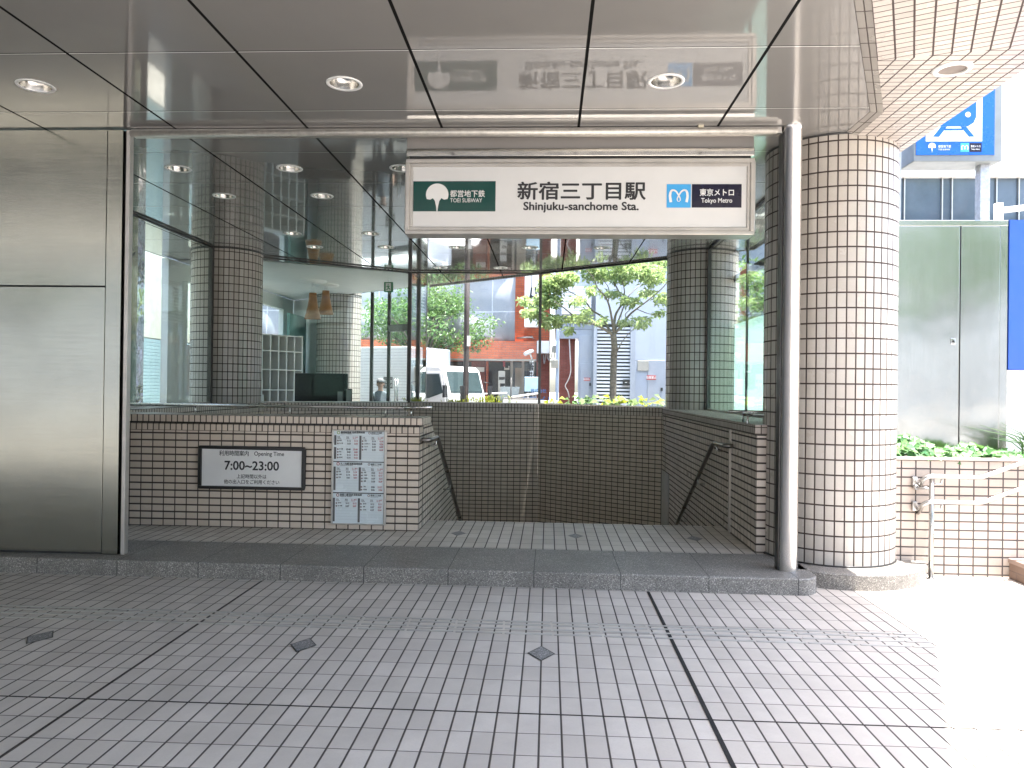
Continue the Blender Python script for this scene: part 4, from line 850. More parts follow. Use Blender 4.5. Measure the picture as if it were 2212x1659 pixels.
bx_o = MB().box(-5.2, -1.22, -.92, .92, .85, 2.63).build('cargo_box', [m_ridge], tk, bevel=.015, local=True)
MB().box(-1.219, -1.20, -.9, .9, .9, 2.58).build('front_panel', pbr('box_front', (.40, .45, .52), .4), bx_o, local=True)
lg = MB().box(-2.02, -1.72, -.926, -.9205, 1.55, 1.85).build('logo_plate', pbr('logo_grey', (.15, .15, .15), .5), bx_o, local=True)
a = MB()
for r_, row in enumerate(('XX.XX.X.XX', 'X.XXX.XXXX', '..........', '..XXX.XX.X', '..XX.XXXXX')):
    for k_, ch in enumerate(row):
        if ch == 'X': a.face([(-1.995 + .026 * k_ + dx, -.928, 1.76 - .034 * r_ + dz) for dx, dz in ((0, 0), (.022, 0), (.022, -.022), (0, -.022))])
a.build('emblem', m_wlet, lg, local=True)
for x, s_ in ((-.62, -1), (-.62, 1), (-4.0, -1), (-4.0, 1)):
    wh = MB(); wh.tube([(x, s_ * .62, .38), (x, s_ * .82, .38)], .38, 24); w_o = wh.build('wheel', pbr('tyre', (.02, .02, .02), .8), tk, local=True)
    MB().tube([(x, s_ * .80, .38), (x, s_ * .826, .38)], .22, 20).build('rim', m_alu, w_o, local=True)
MB().box(-5.1, -.3, -.35, .35, .5, .84).build('chassis', m_dark, tk, local=True)
loc = Vector((pA.x, 18.4)) - Vector((ca * -.12 - sa_ * -.85, sa_ * -.12 + ca * -.85)); tk.location = (loc.x, loc.y, -.02); tk.rotation_euler = (0, 0, al)

m_rs0 = pbr('red_patch', (.55, .06, .08), .4)
# ------------------------------------------------------------------ red brick building
BY = 23.0
def P3(cx, cy, Y, ox=1020, oy=660, sc=4.365): return at((ox + cx / sc) / 1.17179, (oy + cy / sc) / 1.17179, Y)
def R4_(cx, cy, Y): return P3(cx, cy, Y, 1320, 620, 3.95)
rb = thing('brick_building', 'red brick building with a ground floor shop behind the truck', 'building', (-3, BY, 0))
xl, xr = -11.0, R4_(285, 900, BY).x; zb = P3(1000, 1098, BY).z; zl = P3(1000, 890, BY).z
MB().box(xl, xr, BY + .25, BY + 6, zl, 9).build('upper_wall', m_brick, rb)
MB().box(xl, P3(1475, 1000, BY).x, BY - .25, BY + 5, zb, zl).build('canopy_band', m_brick, rb)
MB().box(xl, xr, BY + 1.6, BY + 6, -.03, zb).build('shop_back', pbr('shop_dark', (.045, .04, .035), .6), rb)
p, q = P3(1475, 1100, BY), R4_(285, 1100, BY); MB().box(p.x, q.x, BY + .1, BY + 1.6, -.03, zb + .6).build('pier', m_bbrick, rb)
for x0, x1, mt in ((760, 915, m_bbrick), (925, 945, m_brick)):
    MB().box(P3(x0, 0, BY).x, P3(x1, 0, BY).x, BY + .3, BY + .6, -.03, zb).build('shop_pier', mt, rb)
MB().box(P3(1200, 0, BY).x, P3(1475, 0, BY).x, BY + .9, BY + .93, -.03, zb).build('shop_window', pbr('shop_glass', (.10, .12, .12), .06), rb)
for cx in (1200, 1330, 1450): MB().box(P3(cx, 0, BY).x - .04, P3(cx, 0, BY).x + .04, BY + .85, BY + .95, -.03, zb).build('window_frame', m_alu, rb)
MB().box(P3(1240, 0, BY).x, P3(1330, 0, BY).x, BY + .86, BY + .88, .3, P3(0, 1160, BY).z).build('curtain', pbr('curtain_cream', (.55, .55, .48), .8), rb)
MB().box(P3(800, 0, BY).x, P3(905, 0, BY).x, BY + .2, BY + .29, P3(0, 1215, BY).z, P3(0, 1165, BY).z).build('menu_plate', m_wlet, rb)
MB().box(xl, P3(1475, 1000, BY).x, BY - .28, BY - .255, zb - .03, zb + .03).build('drip_edge', m_alu, rb)
MB().tube([P3(1255, 855, BY - .1), P3(1430, 845, BY - .1), P3(1440, 865, BY - .1)], .03, 8).build('pipe', m_alu, rb)
# tarpaulin: folded cloth
tp = MB(); nx, nz = 48, 30; x0, x1 = -9.8, P3(1250, 0, BY).x; z0, z1 = P3(1250, 880, BY).z, 7.2; G = []
for i in range(nx + 1):
    for j in range(nz + 1):
        u, v = i / nx, j / nz; x = x0 + (x1 - x0) * u; z = z0 + (z1 - z0) * v
        y = BY - .12 + .07 * sin(u * 34 + 3 * sin(v * 5)) * (1 - .4 * v) + .05 * sin(u * 13 - v * 9) - .05 * abs(sin(v * 14))
        z += -.12 * abs(sin(u * 14)) * (1 - v) ** 3; G.append(Vector((x, y, z)))
for i in range(nx):
    for j in range(nz):
        k = i * (nz + 1) + j; tp.face([G[k], G[k + nz + 1], G[k + nz + 2], G[k + 1]], sm=True)
tpo = tag(tp.build('tarpaulin', tilemat('tarp_sheet', (.30, .315, .335), (.26, .275, .29), (.40, .41, .43), 1.75, 1.3, .03, .03, rough=.55, bmp=.4, tilt=.2, dirt=.25)), 'large grey tarpaulin hung over the front of the brick building', 'tarpaulin')
md = tpo.modifiers.new('thick', 'SOLIDIFY'); md.thickness = .01
vs = thing('vertical_sign', 'tall white vertical sign with black characters on the brick building', 'sign', P3(1420, 730, BY - .6)); 
p, q = P3(1340, 730, BY - .5), P3(1500, 150, BY - .5); MB().box(p.x, q.x, BY - .5, BY - .15, p.z, 7.0).build('case', m_white, vs, bevel=.01)
MB().box((p.x + q.x) / 2 - .02, (p.x + q.x) / 2, BY - .505, BY - .501, p.z + .1, 6.9).build('seam', m_lgrey, vs)
cxs = P3(1448, 0, BY - .5).x; lettering('lettering', [('八', cxs, P3(0, 440, BY - .5).z, .55, BY - .506, 'C', .75), ('亀', cxs, P3(0, 540, BY - .5).z, .55, BY - .506, 'C', .75)], m_letter, vs, .02)
ub = thing('utility_box', 'white utility box on the red pier with cables hanging below', 'utility box', P3(1550, 1020, BY - .2)); p, q = P3(1478, 1022, BY - .3), P3(1622, 885, BY - .3)
MB().box(p.x, q.x, BY - .3, BY + .1, p.z, q.z).build('case', m_white, ub, bevel=.02)
for k, (xa, xb, dz) in enumerate(((1550, 1570, 120), (1590, 1640, 80), (1610, 1670, 110))):
    MB().tube(fillet([P3(xa, 1022, BY - .15), P3(xa + 5, 1022 + dz * .7, BY - .15), P3((xa + xb) / 2, 1022 + dz, BY - .15), P3(xb, 1022 + dz * .6, BY - .15), P3(xb + 15, 940, BY - .15)], .2), .018, 6).build('cable', pbr('grey_cable', (.35, .33, .32), .5), ub)
ub2 = thing('junction_box', 'small grey junction box beside the white utility box', 'utility box', P3(1680, 1010, BY)); p, q = P3(1655, 1015, BY - .2), P3(1705, 935, BY - .2); MB().box(p.x, q.x, BY - .2, BY + .1, p.z, q.z).build('case', m_alu, ub2, bevel=.01); MB().box(p.x + .2, p.x + .24, BY - .21, BY - .2, p.z + .2, p.z + .5).build('latch', m_dark, ub2)
sc_ = thing('security_camera', 'white bullet security camera on the brick canopy band', 'camera', P3(1400, 1040, BY - .4)); p, q = P3(1350, 1030, BY - .75), P3(1430, 995, BY - .45)
MB().tube([p, q], .06, 12).build('body', m_white, sc_); MB().tube([q + Vector((-.08, 0, -.04)), q + Vector((-.02, .1, -.22)), q + Vector((-.02, .25, -.25))], .025, 8).build('bracket', m_white, sc_)
bs = thing('building_name_sign', 'narrow white sign with small black characters under the canopy band', 'sign', P3(1420, 1280, BY)); p, q = P3(1395, 1280, BY - .3), P3(1443, 1105, BY - .3)
MB().box(p.x, q.x, BY - .3, BY - .25, p.z, q.z).build('plate', m_white, bs); 
for k, ch in enumerate('大倉ビル'): pass
lettering('lettering', [(ch, P3(cc, 0, BY - .3).x, P3(0, 1152 + 38 * k, BY - .3).z, .20, BY - .304, 'C', .9) for cc in (1408, 1430) for k, ch in enumerate('大倉ビル')], m_letter, bs, .02)
ls = thing('notice_board', 'pale blue notice board standing before the shop window', 'sign', P3(1425, 1440, BY - 1.2)); p, q = P3(1342, 1445, BY - 1.2), P3(1505, 1285, BY - 1.2)
MB().box(p.x, q.x, BY - 1.2, BY - 1.12, p.z, q.z).build('panel', pbr('pale_blue_panel', (.45, .66, .80), .4), ls, bevel=.01)
for x in (p.x + .1, q.x - .1): MB().tube([(x, BY - 1.1, 0), (x, BY - 1.1, p.z)], .03, 8).build('leg', m_alu, ls)
lettering('lettering', [('株式会社', (p.x + q.x) / 2 + .2, q.z - .45, .13, BY - 1.205, 'C', .9), ('白鳳ビル', (p.x + q.x) / 2 + .18, q.z - .78, .26, BY - 1.205, 'C', .95)], pbr('blue_lettering', (.05, .15, .35), .4), ls, .015)
ab = thing('shop_poster', 'pale poster with black writing standing at the shop entrance', 'sign', P3(1090, 1390, BY - .2)); p, q = P3(1052, 1390, BY - .2), P3(1128, 1218, BY - .2)
MB().box(p.x, q.x, BY - .2, BY - .16, 0, q.z).build('board', pbr('poster_cream', (.50, .48, .42), .6), ab, bevel=.01)
a = MB(); random.seed(4)
for r_ in range(9):
    for k_ in range(5):
        if random.random() < .62:
            x_, z_ = p.x + (q.x - p.x) * (.10 + .17 * k_), q.z - .18 - .2 * r_; a.face([(x_ + dx, BY - .204, z_ + dz) for dx, dz in ((0, 0), (.11, 0), (.11, -.12 * random.random() - .03), (0, -.1))])
a.build('print', pbr('poster_ink', (.09, .08, .07), .5), ab)
at_ = thing('folding_sign', 'grey folding sign leaning in front of the shop poster', 'sign', P3(1030, 1500, 21.9)); p, q = P3(985, 1530, 21.9), P3(1065, 1390, 21.9)
a = MB(); a.face([(p.x, 21.8, .0), (p.x + .55, 21.8, .0), (p.x + .8, 22.05, q.z), (p.x + .25, 22.05, q.z)]); o = a.build('panel', pbr('slate_board', (.16, .19, .20), .4), at_); md = o.modifiers.new('thick', 'SOLIDIFY'); md.thickness = .03
MB().tube([(p.x + .3, 22.1, q.z - .05), (p.x + .2, 22.45, 0)], .015, 6).build('leg', m_alu, at_); MB().tube([(p.x + .75, 22.1, q.z - .05), (p.x + .7, 22.45, 0)], .015, 6).build('leg', m_alu, at_)
rs_ = thing('red_shop_sign', 'small red and white shop sign under the brick canopy band', 'sign', P3(1150, 1180, BY + .6)); p, q = P3(1118, 1205, BY + .7), P3(1175, 1162, BY + .7)
MB().box(p.x, q.x, BY + .7, BY + .76, p.z, q.z).build('plate', m_white, rs_, bevel=.005); MB().box(p.x + .03, q.x - .2, BY + .694, BY + .699, p.z + .28, q.z - .03).build('red_patch', m_rs0, rs_); MB().box(p.x + .03, q.x - .03, BY + .694, BY + .699, p.z + .06, p.z + .24).build('dark_patch', m_dark, rs_)
rl = thing('ramp_rail', 'black ramp railing with white top rail in front of the shop', 'railing', (-1.2, 21.5, 0))
pa, pb_, pc_ = P3(840, 1475, 21.6), P3(1150, 1462, 21.6), P3(1500, 1480, 21.6)
MB().tube([pa, pb_], .025, 8).tube([P3(1200, 1505, 21.6), P3(1500, 1465, 21.6)], .025, 8).build('top_rail', m_white, rl)
for cx, top in ((1165, 1480), (1195, 1290)): q = P3(cx, top, 21.6); MB().tube([(q.x, 21.6, 0), q], .022, 6).build('post', m_dark, rl)
MB().box(P3(1130, 0, 21.4).x, P3(1510, 0, 21.4).x, 21.4, 21.6, -.03, P3(0, 1475, 21.4).z - .06).build('tiled_base', tilemat('ramp_tile', (.42, .38, .34), (.38, .34, .30), (.15, .13, .12), .35, .3, .02, .02), rl)
wl = thing('white_low_wall', 'white low wall along the street in front of the ramp', 'wall', (0, 20.2, 0)); MB().box(P3(1125, 0, 20.2).x, P3(1745, 0, 20.2).x, 20.2, 20.4, -.03, P3(1400, 1542, 20.2).z).build('wall_face', m_white, wl)

# ------------------------------------------------------------------ grey building
GY = 22.0
gb = thing('grey_building', 'pale grey panelled building with louvres behind the broad leaved tree', 'building', (4, GY, 0))
g0, g1_, g2_, g3 = R4_(750, 0, GY).x, R4_(1125, 0, GY).x, R4_(360, 0, GY).x, 14
MB().box(g1_, g3, GY, GY + 6, -.03, 9).build('panel_wall', m_gbld, gb)
zt = R4_(0, 780, GY).z; MB().box(g0, g1_ - .002, GY + .001, GY + 6, zt, 9).build('upper_wall', m_gbld, gb)
MB().box(R4_(360, 0, GY).x, g0 - .002, GY + .3, GY + 6, R4_(0, 830, GY).z, 9).build('recess_wall', m_gdoor, gb)
a = MB(); MB().box(g0, g1_ - .002, GY + .35, GY + .5, -.03, zt).build('louvre_back', m_dark, gb)
nl = 32
for i in range(nl):
    z = .05 + (zt - .1) * i / nl; a.box(g0 + .05, g1_ - .07, GY + .06, GY + .10, z, z + (zt - .1) / nl * .56)
a.build('louvre', pbr('louvre_white', (.66, .68, .70), .4, var=.04), gb)
a = MB(); p, q = R4_(400, 690, GY), R4_(700, 420, GY)
for i in range(9): z = p.z + (q.z - p.z) * i / 9; a.box(p.x, q.x, GY - .02, GY + .3, z, z + .1)
a.build('upper_louvre', pbr('louvre_white', (.66, .68, .70), .4), gb)
for x, wd in ((750, .05), (1125, .07)): MB().box(R4_(x, 0, GY).x - wd, R4_(x, 0, GY).x + wd, GY - .04, GY + .06, -.03, zt).build('frame_post', m_gdoor, gb)
p, q = R4_(570, 900, GY + .25), R4_(745, 900, GY + .25); d_ = MB().box(p.x, q.x, GY + .22, GY + .3, -.03, p.z).build('door_frame', m_gdoor, gb, bevel=.01)
p, q = R4_(588, 1185, GY + .2), R4_(722, 1185, GY + .2); d_ = MB().box(p.x, q.x, GY + .19, GY + .218, 0, p.z).build('door', m_gdoor, gb, bevel=.006); MB().box(q.x - .12, q.x - .08, GY + .15, GY + .19, R4_(0, 1400, GY).z, R4_(0, 1370, GY).z).build('handle', m_dark, d_)
p, q = R4_(1260, 1155, GY), R4_(1440, 1155, GY); d2 = MB().box(p.x, q.x, GY - .03, GY - .002, 0, p.z).build('door', m_gdoor, gb, bevel=.006); MB().box(q.x - .14, q.x - .08, GY - .07, GY - .03, R4_(0, 1440, GY).z, R4_(0, 1410, GY).z).build('handle', m_dark, d2)
m_rs = pbr('red_notice', (.55, .05, .05), .4)
for dd, x0, x1, y0, y1, Y in ((d_, 622, 688, 1358, 1328, GY + .19), (d2, 1250, 1345, 1348, 1305, GY - .03)):
    p, q = R4_(x0, y0, Y), R4_(x1, y1, Y); r_ = MB().box(p.x, q.x, Y - .006, Y - .001, p.z, q.z).build('red_notice', m_rs, dd); lettering('lettering', [('駐車禁止', (p.x + q.x) / 2, p.z + (q.z - p.z) * .25, (q.z - p.z) * .72, Y - .0075, 'C', .8)], m_wlet, r_, .02)
p, q = R4_(1158, 1258, GY), R4_(1272, 1158, GY); MB().box(p.x, q.x, GY - .05, GY - .002, p.z, q.z).build('notice_case', m_alu, gb, bevel=.008)
p, q = R4_(1012, 1405, GY), R4_(1075, 1345, GY); fm = MB().box(p.x, q.x, GY - .03, GY + .02, p.z, q.z).build('meter_window', m_dark, gb); MB().box(p.x + .12, q.x - .12, GY - .035, GY - .031, p.z + .08, q.z - .08).build('pane', m_white, fm)
rcs = thing('brick_recess', 'dark brown brick recess between the blue post and the grey door', 'wall', (1.2, GY, 0)); MB().box(R4_(395, 0, GY).x, R4_(555, 0, GY).x, GY + .5, GY + .8, -.03, R4_(0, 925, GY).z).build('wall_face', m_bbrick, rcs)
MB().box(R4_(395, 0, GY).x, R4_(745, 0, GY).x, GY + .26, GY + .5, R4_(0, 925, GY).z, R4_(0, 835, GY).z).build('lintel', m_gdoor, rcs)
MB().tube(fillet([R4_(478, 935, GY + .3), R4_(495, 1270, GY + .3), R4_(470, 1350, GY + .3), R4_(430, 1410, GY + .3), R4_(465, 1460, GY + .3), R4_(478, 1530, GY + .3)], .2), .02, 6).build('hose', pbr('cream_hose', (.6, .55, .5), .5), rcs)
ps = thing('blue_grey_post', 'pale blue grey steel post at the corner of the brick recess', 'post', R4_(372, 1550, GY - .1)); MB().box(R4_(357, 0, GY).x, R4_(388, 0, GY).x, GY - .2, GY + .1, -.03, R4_(0, 850, GY).z).build('shaft', pbr('blue_grey_paint', (.34, .42, .55), .45), ps, bevel=.01)
MB().box(R4_(305, 0, GY).x, R4_(380, 0, GY).x, GY - .4, GY - .22, R4_(0, 1230, GY).z, R4_(0, 1150, GY).z).build('flat_box', m_alu, ps, bevel=.01)

# ------------------------------------------------------------------ right side: planter, cabinet, signs
pw2 = thing('planter_wall', 'sunlit beige tiled planter wall right of the large column', 'planter', (4, 6.72, 0))
MB().box(2.9, 7.5, 6.72, 6.95, -.03, 1.009).build('wall_face', m_plan, pw2); MB().box(2.9, 7.5, 6.70, 6.97, 1.0095, 1.035).build('coping', pbr('coping_pink', (.55, .46, .41), .5), pw2, bevel=.006)
MB().box(2.9, 7.5, 6.97, 7.6, -.03, .98).build('soil', m_soil, pw2)
random.seed(11); iv = MB()
def ivyleaf(mb, c, d, up, L):
    d = d.normalized(); s_ = d.cross(up).normalized(); n = s_.cross(d)
    pts = [(0, 0), (.18, .36), (.34, .30), (.42, .52), (.60, .24), (1, 0), (.60, -.24), (.42, -.52), (.34, -.30), (.18, -.36)]
    mb.face([c + d * (x * L) + s_ * (y * L) + n * (abs(y) * .3 * L - .12 * x * L) for x, y in pts])
for i in range(1500):
    x = random.uniform(2.95, 4.42); f = random.random(); y = 6.74 + .5 * f ** .8; hh = .20 * (1 - abs(f - .45)) * (.65 + .5 * sin(x * 7.3) * sin(x * 3.1 + 1)) * (1 if x < 4.1 else max(.25, (4.45 - x) / .35))
    z = 1.0 + random.random() ** .6 * max(.05, hh); d = Vector((random.gauss(0, .6), -random.random() - .1, random.uniform(-.7, .35))); ivyleaf(iv, Vector((x, y, z)), d, Vector((random.gauss(0, .4), -.9, .8)), random.uniform(.055, .09))
tag(iv.build('ivy', m_ivy), 'dark green ivy covering the top of the tiled planter', 'ivy', kind='stuff')
gt = MB()
for i in range(70):
    b_ = Vector((4.42 + random.gauss(0, .06), 6.95 + random.gauss(0, .05), 1.0)); d = Vector((random.gauss(0, .16), random.gauss(0, .1), .25 + random.random() * .15)); gt.tube([b_, b_ + d * .6, b_ + d + Vector((d.x * .5, -.05, -.06))], .004, 4, caps=False, rs=[.005, .004, .001])
tag(gt.build('grass_tuft', m_leaf2), 'tuft of thin dark grass at the end of the ivy', 'plant')
cb = thing('steel_cabinet', 'tall polished steel cabinet standing behind the ivy', 'cabinet', (3.4, 7.5, .9))
MB().box(2.5, 4.326, 7.33, 8.1, .9, 3.236).build('carcass', m_cab, cb, bevel=.004)
d1 = MB().box(2.52, 3.880, 7.305, 7.331, .92, 3.18).build('door', m_cab, cb, bevel=.003); MB().box(3.80, 3.845, 7.295, 7.305, 2.06, 2.115).build('lock', m_chrome, d1, bevel=.003); MB().box(3.815, 3.83, 7.289, 7.2945, 2.08, 2.095).build('keyhole', m_dark, KIDS[d1.name][0])
MB().box(3.892, 4.252, 7.305, 7.331, .92, 3.18).build('side_panel', m_cab, cb, bevel=.003); MB().box(4.256, 4.326, 7.31, 7.331, .92, 3.236).build('edge_strip', m_cab, cb, bevel=.003); MB().box(3.881, 3.891, 7.315, 7.331, .92, 3.18).build('gap', m_dark, cb); MB().box(2.5, 4.326, 7.306, 7.331, 3.186, 3.236).build('top_strip', m_cab, cb, bevel=.003)
bb = thing('blue_board', 'pale board with a plain blue panel beside the steel cabinet', 'board', (4.8, 7.3, .9)); MB().box(4.333, 5.6, 7.32, 7.5, .9, 1.82).build('lower_panel', m_white, bb); MB().box(4.333, 5.6, 7.3, 7.5, 1.825, 3.24).build('blue_panel', m_dblue, bb)
# double handrail
hr = thing('double_handrail', 'double steel handrail on a post climbing along the planter wall', 'handrail', (3.29, 6.6, 0)); m_br = steel('satin_rail', (.48, .47, .455), .3)
for z0, z1 in ((.885, 1.39), (.668, 1.18)):
    MB().tube(fillet([(3.235, 6.72, z0 - .12), (3.215, 6.60, z0 - .03), (3.26, 6.58, z0), (3.69, 6.58, z0 - .005), (5.0, 6.58, z1)], .03, 3), .0185, 12).build('rail', m_br, hr)
    MB().box(3.175, 3.215, 6.69, 6.72, z0 - .1, z0 - .02).build('wall_plate', m_br, hr, bevel=.003); MB().tube(fillet([(3.29, 6.6, z0 - .07), (3.37, 6.6, z0 - .07), (3.37, 6.59, z0 - .01)], .03), .009, 6).build('bracket', m_br, hr)
MB().tube([(3.29, 6.6, 0), (3.29, 6.6, .86)], .02, 12).build('post', m_br, hr); MB().tube([(3.2, 6.66, .775), (3.29, 6.6, .775)], .012, 8).tube([(3.19, 6.7, .775), (3.2, 6.66, .775)], .022, 8).build('clamp', m_br, hr); MB().lathe((3.29, 6.6, 0), [(.04, 0), (.04, .008), (.02, .01)], 20).build('foot', m_br, hr)
sp2 = thing('brick_step', 'brown brick edged step at the foot of the planter wall', 'step', (4.3, 6.6, 0)); MB().box(4.0, 6.0, 6.32, 6.70, -.02, .135).build('brick_face', m_step, sp2); MB().box(3.985, 6.0, 6.30, 6.70, .1355, .178).build('tread', pbr('tread_tan', (.28, .205, .17), .6), sp2, bevel=.008)
# blue station sign
bl = thing('train_sign', 'large blue and white train pictogram sign on posts above the steel cabinet', 'sign', (5.0, 9.5, 4.45)); BYs = 9.5
MB().box(4.475, 5.539, BYs + .002, BYs + .4, 4.455, 5.75).build('case', pbr('case_grey', (.22, .24, .235), .45), bl, bevel=.012)
MB().box(4.505, 5.444, BYs - .006, BYs + .001, 4.535, 5.70).build('blue_face', m_blue, bl)
wsq = MB().box(4.618, 5.294, BYs - .009, BYs - .0065, 4.702, 5.58).build('white_square', m_wlet, bl)
a = MB(); y = BYs - .0115
def poly(P, m=0, yy=y): a.face([(x, yy, z) for x, z in P], m=m)
poly([(4.69, 5.50), (4.72, 5.55), (5.19, 5.55), (5.22, 5.50), (5.22, 5.0), (5.19, 4.93), (5.12, 4.885), (4.79, 4.885), (4.72, 4.93), (4.69, 5.0)])
poly([(4.80, 4.884), (4.87, 4.884), (4.775, 4.757), (4.70, 4.757)]); poly([(5.03, 4.884), (5.10, 4.884), (5.203, 4.757), (5.135, 4.757)]); poly([(4.845, 4.845), (5.06, 4.845), (5.035, 4.815), (4.87, 4.815)][:0] or [(4.84, 4.86), (5.06, 4.86), (5.06, 4.835), (4.84, 4.835)])
poly([(4.76, 5.17), (5.15, 5.17), (5.15, 5.44), (4.76, 5.44)], 1, y - .002)
for cx in (4.79, 5.12): poly([(cx + .033 * cos(2 * pi * i / 20), 5.03 + .033 * sin(2 * pi * i / 20)) for i in range(20)], 1, y - .002)
a.build('train_pictogram', [m_blue, m_wlet], wsq)
ginkgo_mesh('leaf_emblem', 4.695, 4.64, .045, BYs - .0075, m_wlet, bl); lettering('lettering', [('都営地下鉄', 4.77, 4.625, .036, BYs - .0075, 'L', .85), ('TOEI SUBWAY', 4.77, 4.592, .026, BYs - .0075, 'L', .85)], m_wlet, bl, .012)
s1 = MB().box(5.035, 5.140, BYs - .0085, BYs - .0065, 4.57, 4.68).build('sky_plate', m_sky, bl); heart_m('loop_emblem', 5.088, 4.625, .085, BYs - .0095, m_wlet, s1); s2 = MB().box(5.142, 5.29, BYs - .0085, BYs - .0065, 4.57, 4.68).build('navy_plate', m_navy, bl); lettering('lettering', [('東京メトロ', 5.216, 4.628, .03, BYs - .0095, 'C', .8), ('Tokyo Metro', 5.216, 4.595, .024, BYs - .0095, 'C', .8)], m_wlet, s2, .012)
MB().box(5.352, 5.467, 9.62, 9.74, 0, 4.454).build('post', pbr('galvanised', (.55, .57, .6), .45, .4, .2, 30), bl); MB().box(4.33, 4.385, 9.62, 9.68, 0, 4.9).build('thin_post', m_alu, bl)
# building at the right
gbr = thing('glass_band_building', 'white building with a long dark window band behind the blue sign', 'building', (10, 16, 0))
MB().box(6.4, 24, 16.0, 26, -.03, 5.15).build('lower_wall', m_white, gbr); MB().box(6.4, 24, 15.9, 26, 6.08, 12).build('upper_wall', m_white, gbr); wb = MB().box(6.45, 24, 16.08, 25, 5.15, 6.08).build('window_band', pbr('band_glass', (.09, .12, .15), .03), gbr)
for x in (7.38, 8.15, 8.35, 9.05, 9.25, 9.7, 10.4): MB().box(x - .012, x + .012, 16.03, 16.079, 5.15, 6.08).build('mullion', m_alu, wb)
MB().box(6.4, 24, 15.86, 16.07, 5.10, 5.16).build('sill', m_alu, gbr)
wr = thing('white_railing', 'short white pipe railing above the blue panel at the right edge', 'railing', (4.6, 9, 0)); p = at(2160, 455, 9.0); MB().tube([p, at(2230, 447, 9.0), at(2300, 440, 9.0)], .035, 8).build('rail', m_white, wr); MB().tube([(at(2157, 455, 9.0).x, 9, 2.5), at(2157, 440, 9.0)], .05, 8).build('post', m_white, wr)

# ------------------------------------------------------------------ person beyond the glass door
pp = at(822, 820, 17.6)
pe = thing('person', 'person in a grey shirt and cap standing outside the glass door', 'person', (pp.x, 17.6, 0))
def skin(name, pts, edges, rads, mat, parent, lev=2):
    me = bpy.data.meshes.new(name); me.from_pydata([tuple(p) for p in pts], edges, []); o = bpy.data.objects.new(name, me); COL.objects.link(o); sk = o.modifiers.new('s', 'SKIN'); o.modifiers.new('u', 'SUBSURF').levels = lev
    o.modifiers['u'].render_levels = lev
    for v, r_ in zip(me.skin_vertices[0].data, rads): v.radius = r_ if isinstance(r_, tuple) else (r_, r_)
    me.skin_vertices[0].data[0].use_root = True
    dgp = bpy.context.evaluated_depsgraph_get(); m2 = bpy.data.meshes.new_from_object(o.evaluated_get(dgp)); bpy.data.objects.remove(o)
    m2.materials.clear()
    for mm in (mat if isinstance(mat, list) else [mat]): m2.materials.append(mm)
    for p in m2.polygons: p.use_smooth = True
    o2 = bpy.data.objects.new(name, m2); COL.objects.link(o2); o2.parent = parent; return o2
J = [(0, 0, .95), (0, 0, 1.15), (0, .0, 1.36), (0, .0, 1.47), (0, -.01, 1.54), (0, -.02, 1.64), (0, -.02, 1.73),
     (.17, 0, 1.40), (.22, .0, 1.13), (.23, -.10, .90), (.225, -.13, .80), (-.17, 0, 1.40), (-.22, .0, 1.13), (-.23, -.06, .88), (-.225, -.09, .79),
     (.09, 0, .88), (.10, -.01, .49), (.10, .02, .09), (.105, -.12, .04), (-.09, 0, .88), (-.10, -.01, .49), (-.10, .02, .09), (-.105, -.12, .04)]
Ed = [(0, 1), (1, 2), (2, 3), (3, 4), (4, 5), (5, 6), (2, 7), (7, 8), (8, 9), (9, 10), (2, 11), (11, 12), (12, 13), (13, 14), (0, 15), (15, 16), (16, 17), (17, 18), (0, 19), (19, 20), (20, 21), (21, 22)]
Rd = [(.15, .11), (.14, .10), (.17, .10), (.06, .055), (.055, .055), (.085, .10), (.065, .075), .058, .045, .036, .03, .058, .045, .036, .03, .09, .058, .045, .04, .09, .058, .045, .04]
bo = skin('body', J, Ed, Rd, [m_skin, m_shirt, m_trous], pe)
for p in bo.data.polygons:
    z = p.center.z; p.material_index = 2 if z < .96 else (1 if (z < 1.48 and (abs(p.center.x) < .19 or z > 1.16)) else 0)
for s_, hp in ((1, J[10]), (-1, J[14])):
    for k in range(4):
        b_ = Vector(hp) + Vector((0, -.025 + .017 * k, -.01)); L_f = (.06, .07, .066, .05)[k]
        o = MB().tube([b_, b_ + Vector((-.004 * s_, -.004, -L_f * .55)), b_ + Vector((-.014 * s_, -.01, -L_f))], .008, 6, rs=[.009, .008, .006]).build('finger', m_skin, pe, local=True)
    b_ = Vector(hp) + Vector((-.01 * s_, -.03, .03)); MB().tube([b_, b_ + Vector((-.012 * s_, -.028, -.03)), b_ + Vector((-.02 * s_, -.03, -.055))], .009, 6).build('thumb', m_skin, pe, local=True)
MB().tube([(0, -.115, 1.645), (0, -.135, 1.625), (0, -.118, 1.615)], .012, 6).build('nose', m_skin, pe, local=True)
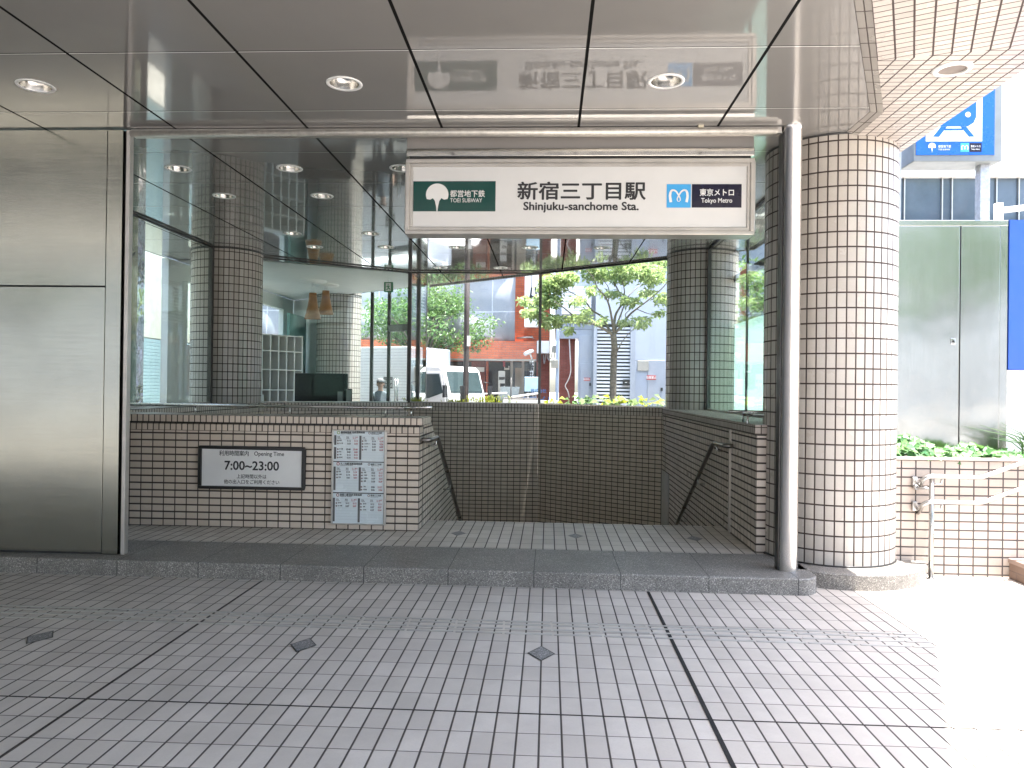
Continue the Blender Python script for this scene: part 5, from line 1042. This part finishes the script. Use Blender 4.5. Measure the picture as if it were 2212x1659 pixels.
for s_ in (1, -1):
    MB().lathe((s_ * .032, -.108, 1.655), [(0, -.009), (.008, -.006), (.010, 0), (.008, .006), (0, .009)], 8).build('eye', m_hair, pe, local=True); MB().lathe((s_ * .083, -.01, 1.635), [(0, -.03), (.011, -.018), (.013, .01), (0, .03)], 8).build('ear', m_skin, pe, local=True)
MB().box(-.022, .022, -.113, -.106, 1.583, 1.59).build('mouth', pbr('lips', (.35, .14, .12), .5), pe, local=True)
MB().lathe((0, -.015, 1.69), [(.092, -.01), (.094, .02), (.08, .06), (.045, .085), (0, .092)], 20).build('cap', pbr('cap_grey', (.12, .12, .13), .8), pe, local=True)
MB().prism([(-.07, -.10), (-.05, -.17), (.05, -.17), (.07, -.10)], 1.683, 1.69).build('cap_peak', m_hair, pe, local=True)
MB().lathe((0, .0, 1.62), [(.085, -.03), (.09, .03), (.092, .06)], 16, a0=.2, a1=pi - .2).build('hair', m_hair, pe, local=True)
pe.rotation_euler = (0, 0, radians(15))

# ------------------------------------------------------------------ across the street behind the camera (mirrored in steel and glass)
for i, x in enumerate((10.2, 14.5, 7.6)):
    tree2('street_tree', 'tall leafy tree beside the sunny street right of the viewpoint', (x, (-4.2, 3.0, -8.6)[i], 0), (7.5, 12, 7)[i], (2.6, 3.6, 2.6)[i], 2600, .2, m_leaf2, 40 + i, .8, 26)['group'] = 'street trees right of the viewpoint'
for i, x in enumerate((-14.5, -9.5, -4.5, 1.5)):
    tree2('street_tree', 'leafy street tree standing behind the viewpoint', (x, -7.6 - .9 * (i % 2), 0), 7.6, 2.8, 2200, .2, m_leaf2, 20 + i, .7, 20)['group'] = 'street trees behind the viewpoint'
of = thing('office_building', 'pale office building across the street behind the viewpoint', 'building', (0, -22, 0)); MB().box(-40, 30, -30, -22, -.03, 16).build('wall_face', tilemat('office_wall', (.30, .32, .36), (.26, .28, .32), (.55, .55, .52), 3.2, 3.4, 1.2, 1.4, rough=.25, tilt=0), of)
lv = thing('left_shade_wall', 'unseen plain wall added to keep light off the left of the covered area', 'wall', (-16, 3, 0)); MB().box(-12.3, -12, -1.5, 6.2, 0, T).build('wall_face', m_conc, lv)  # added out of view, only to dim the left side under the canopy
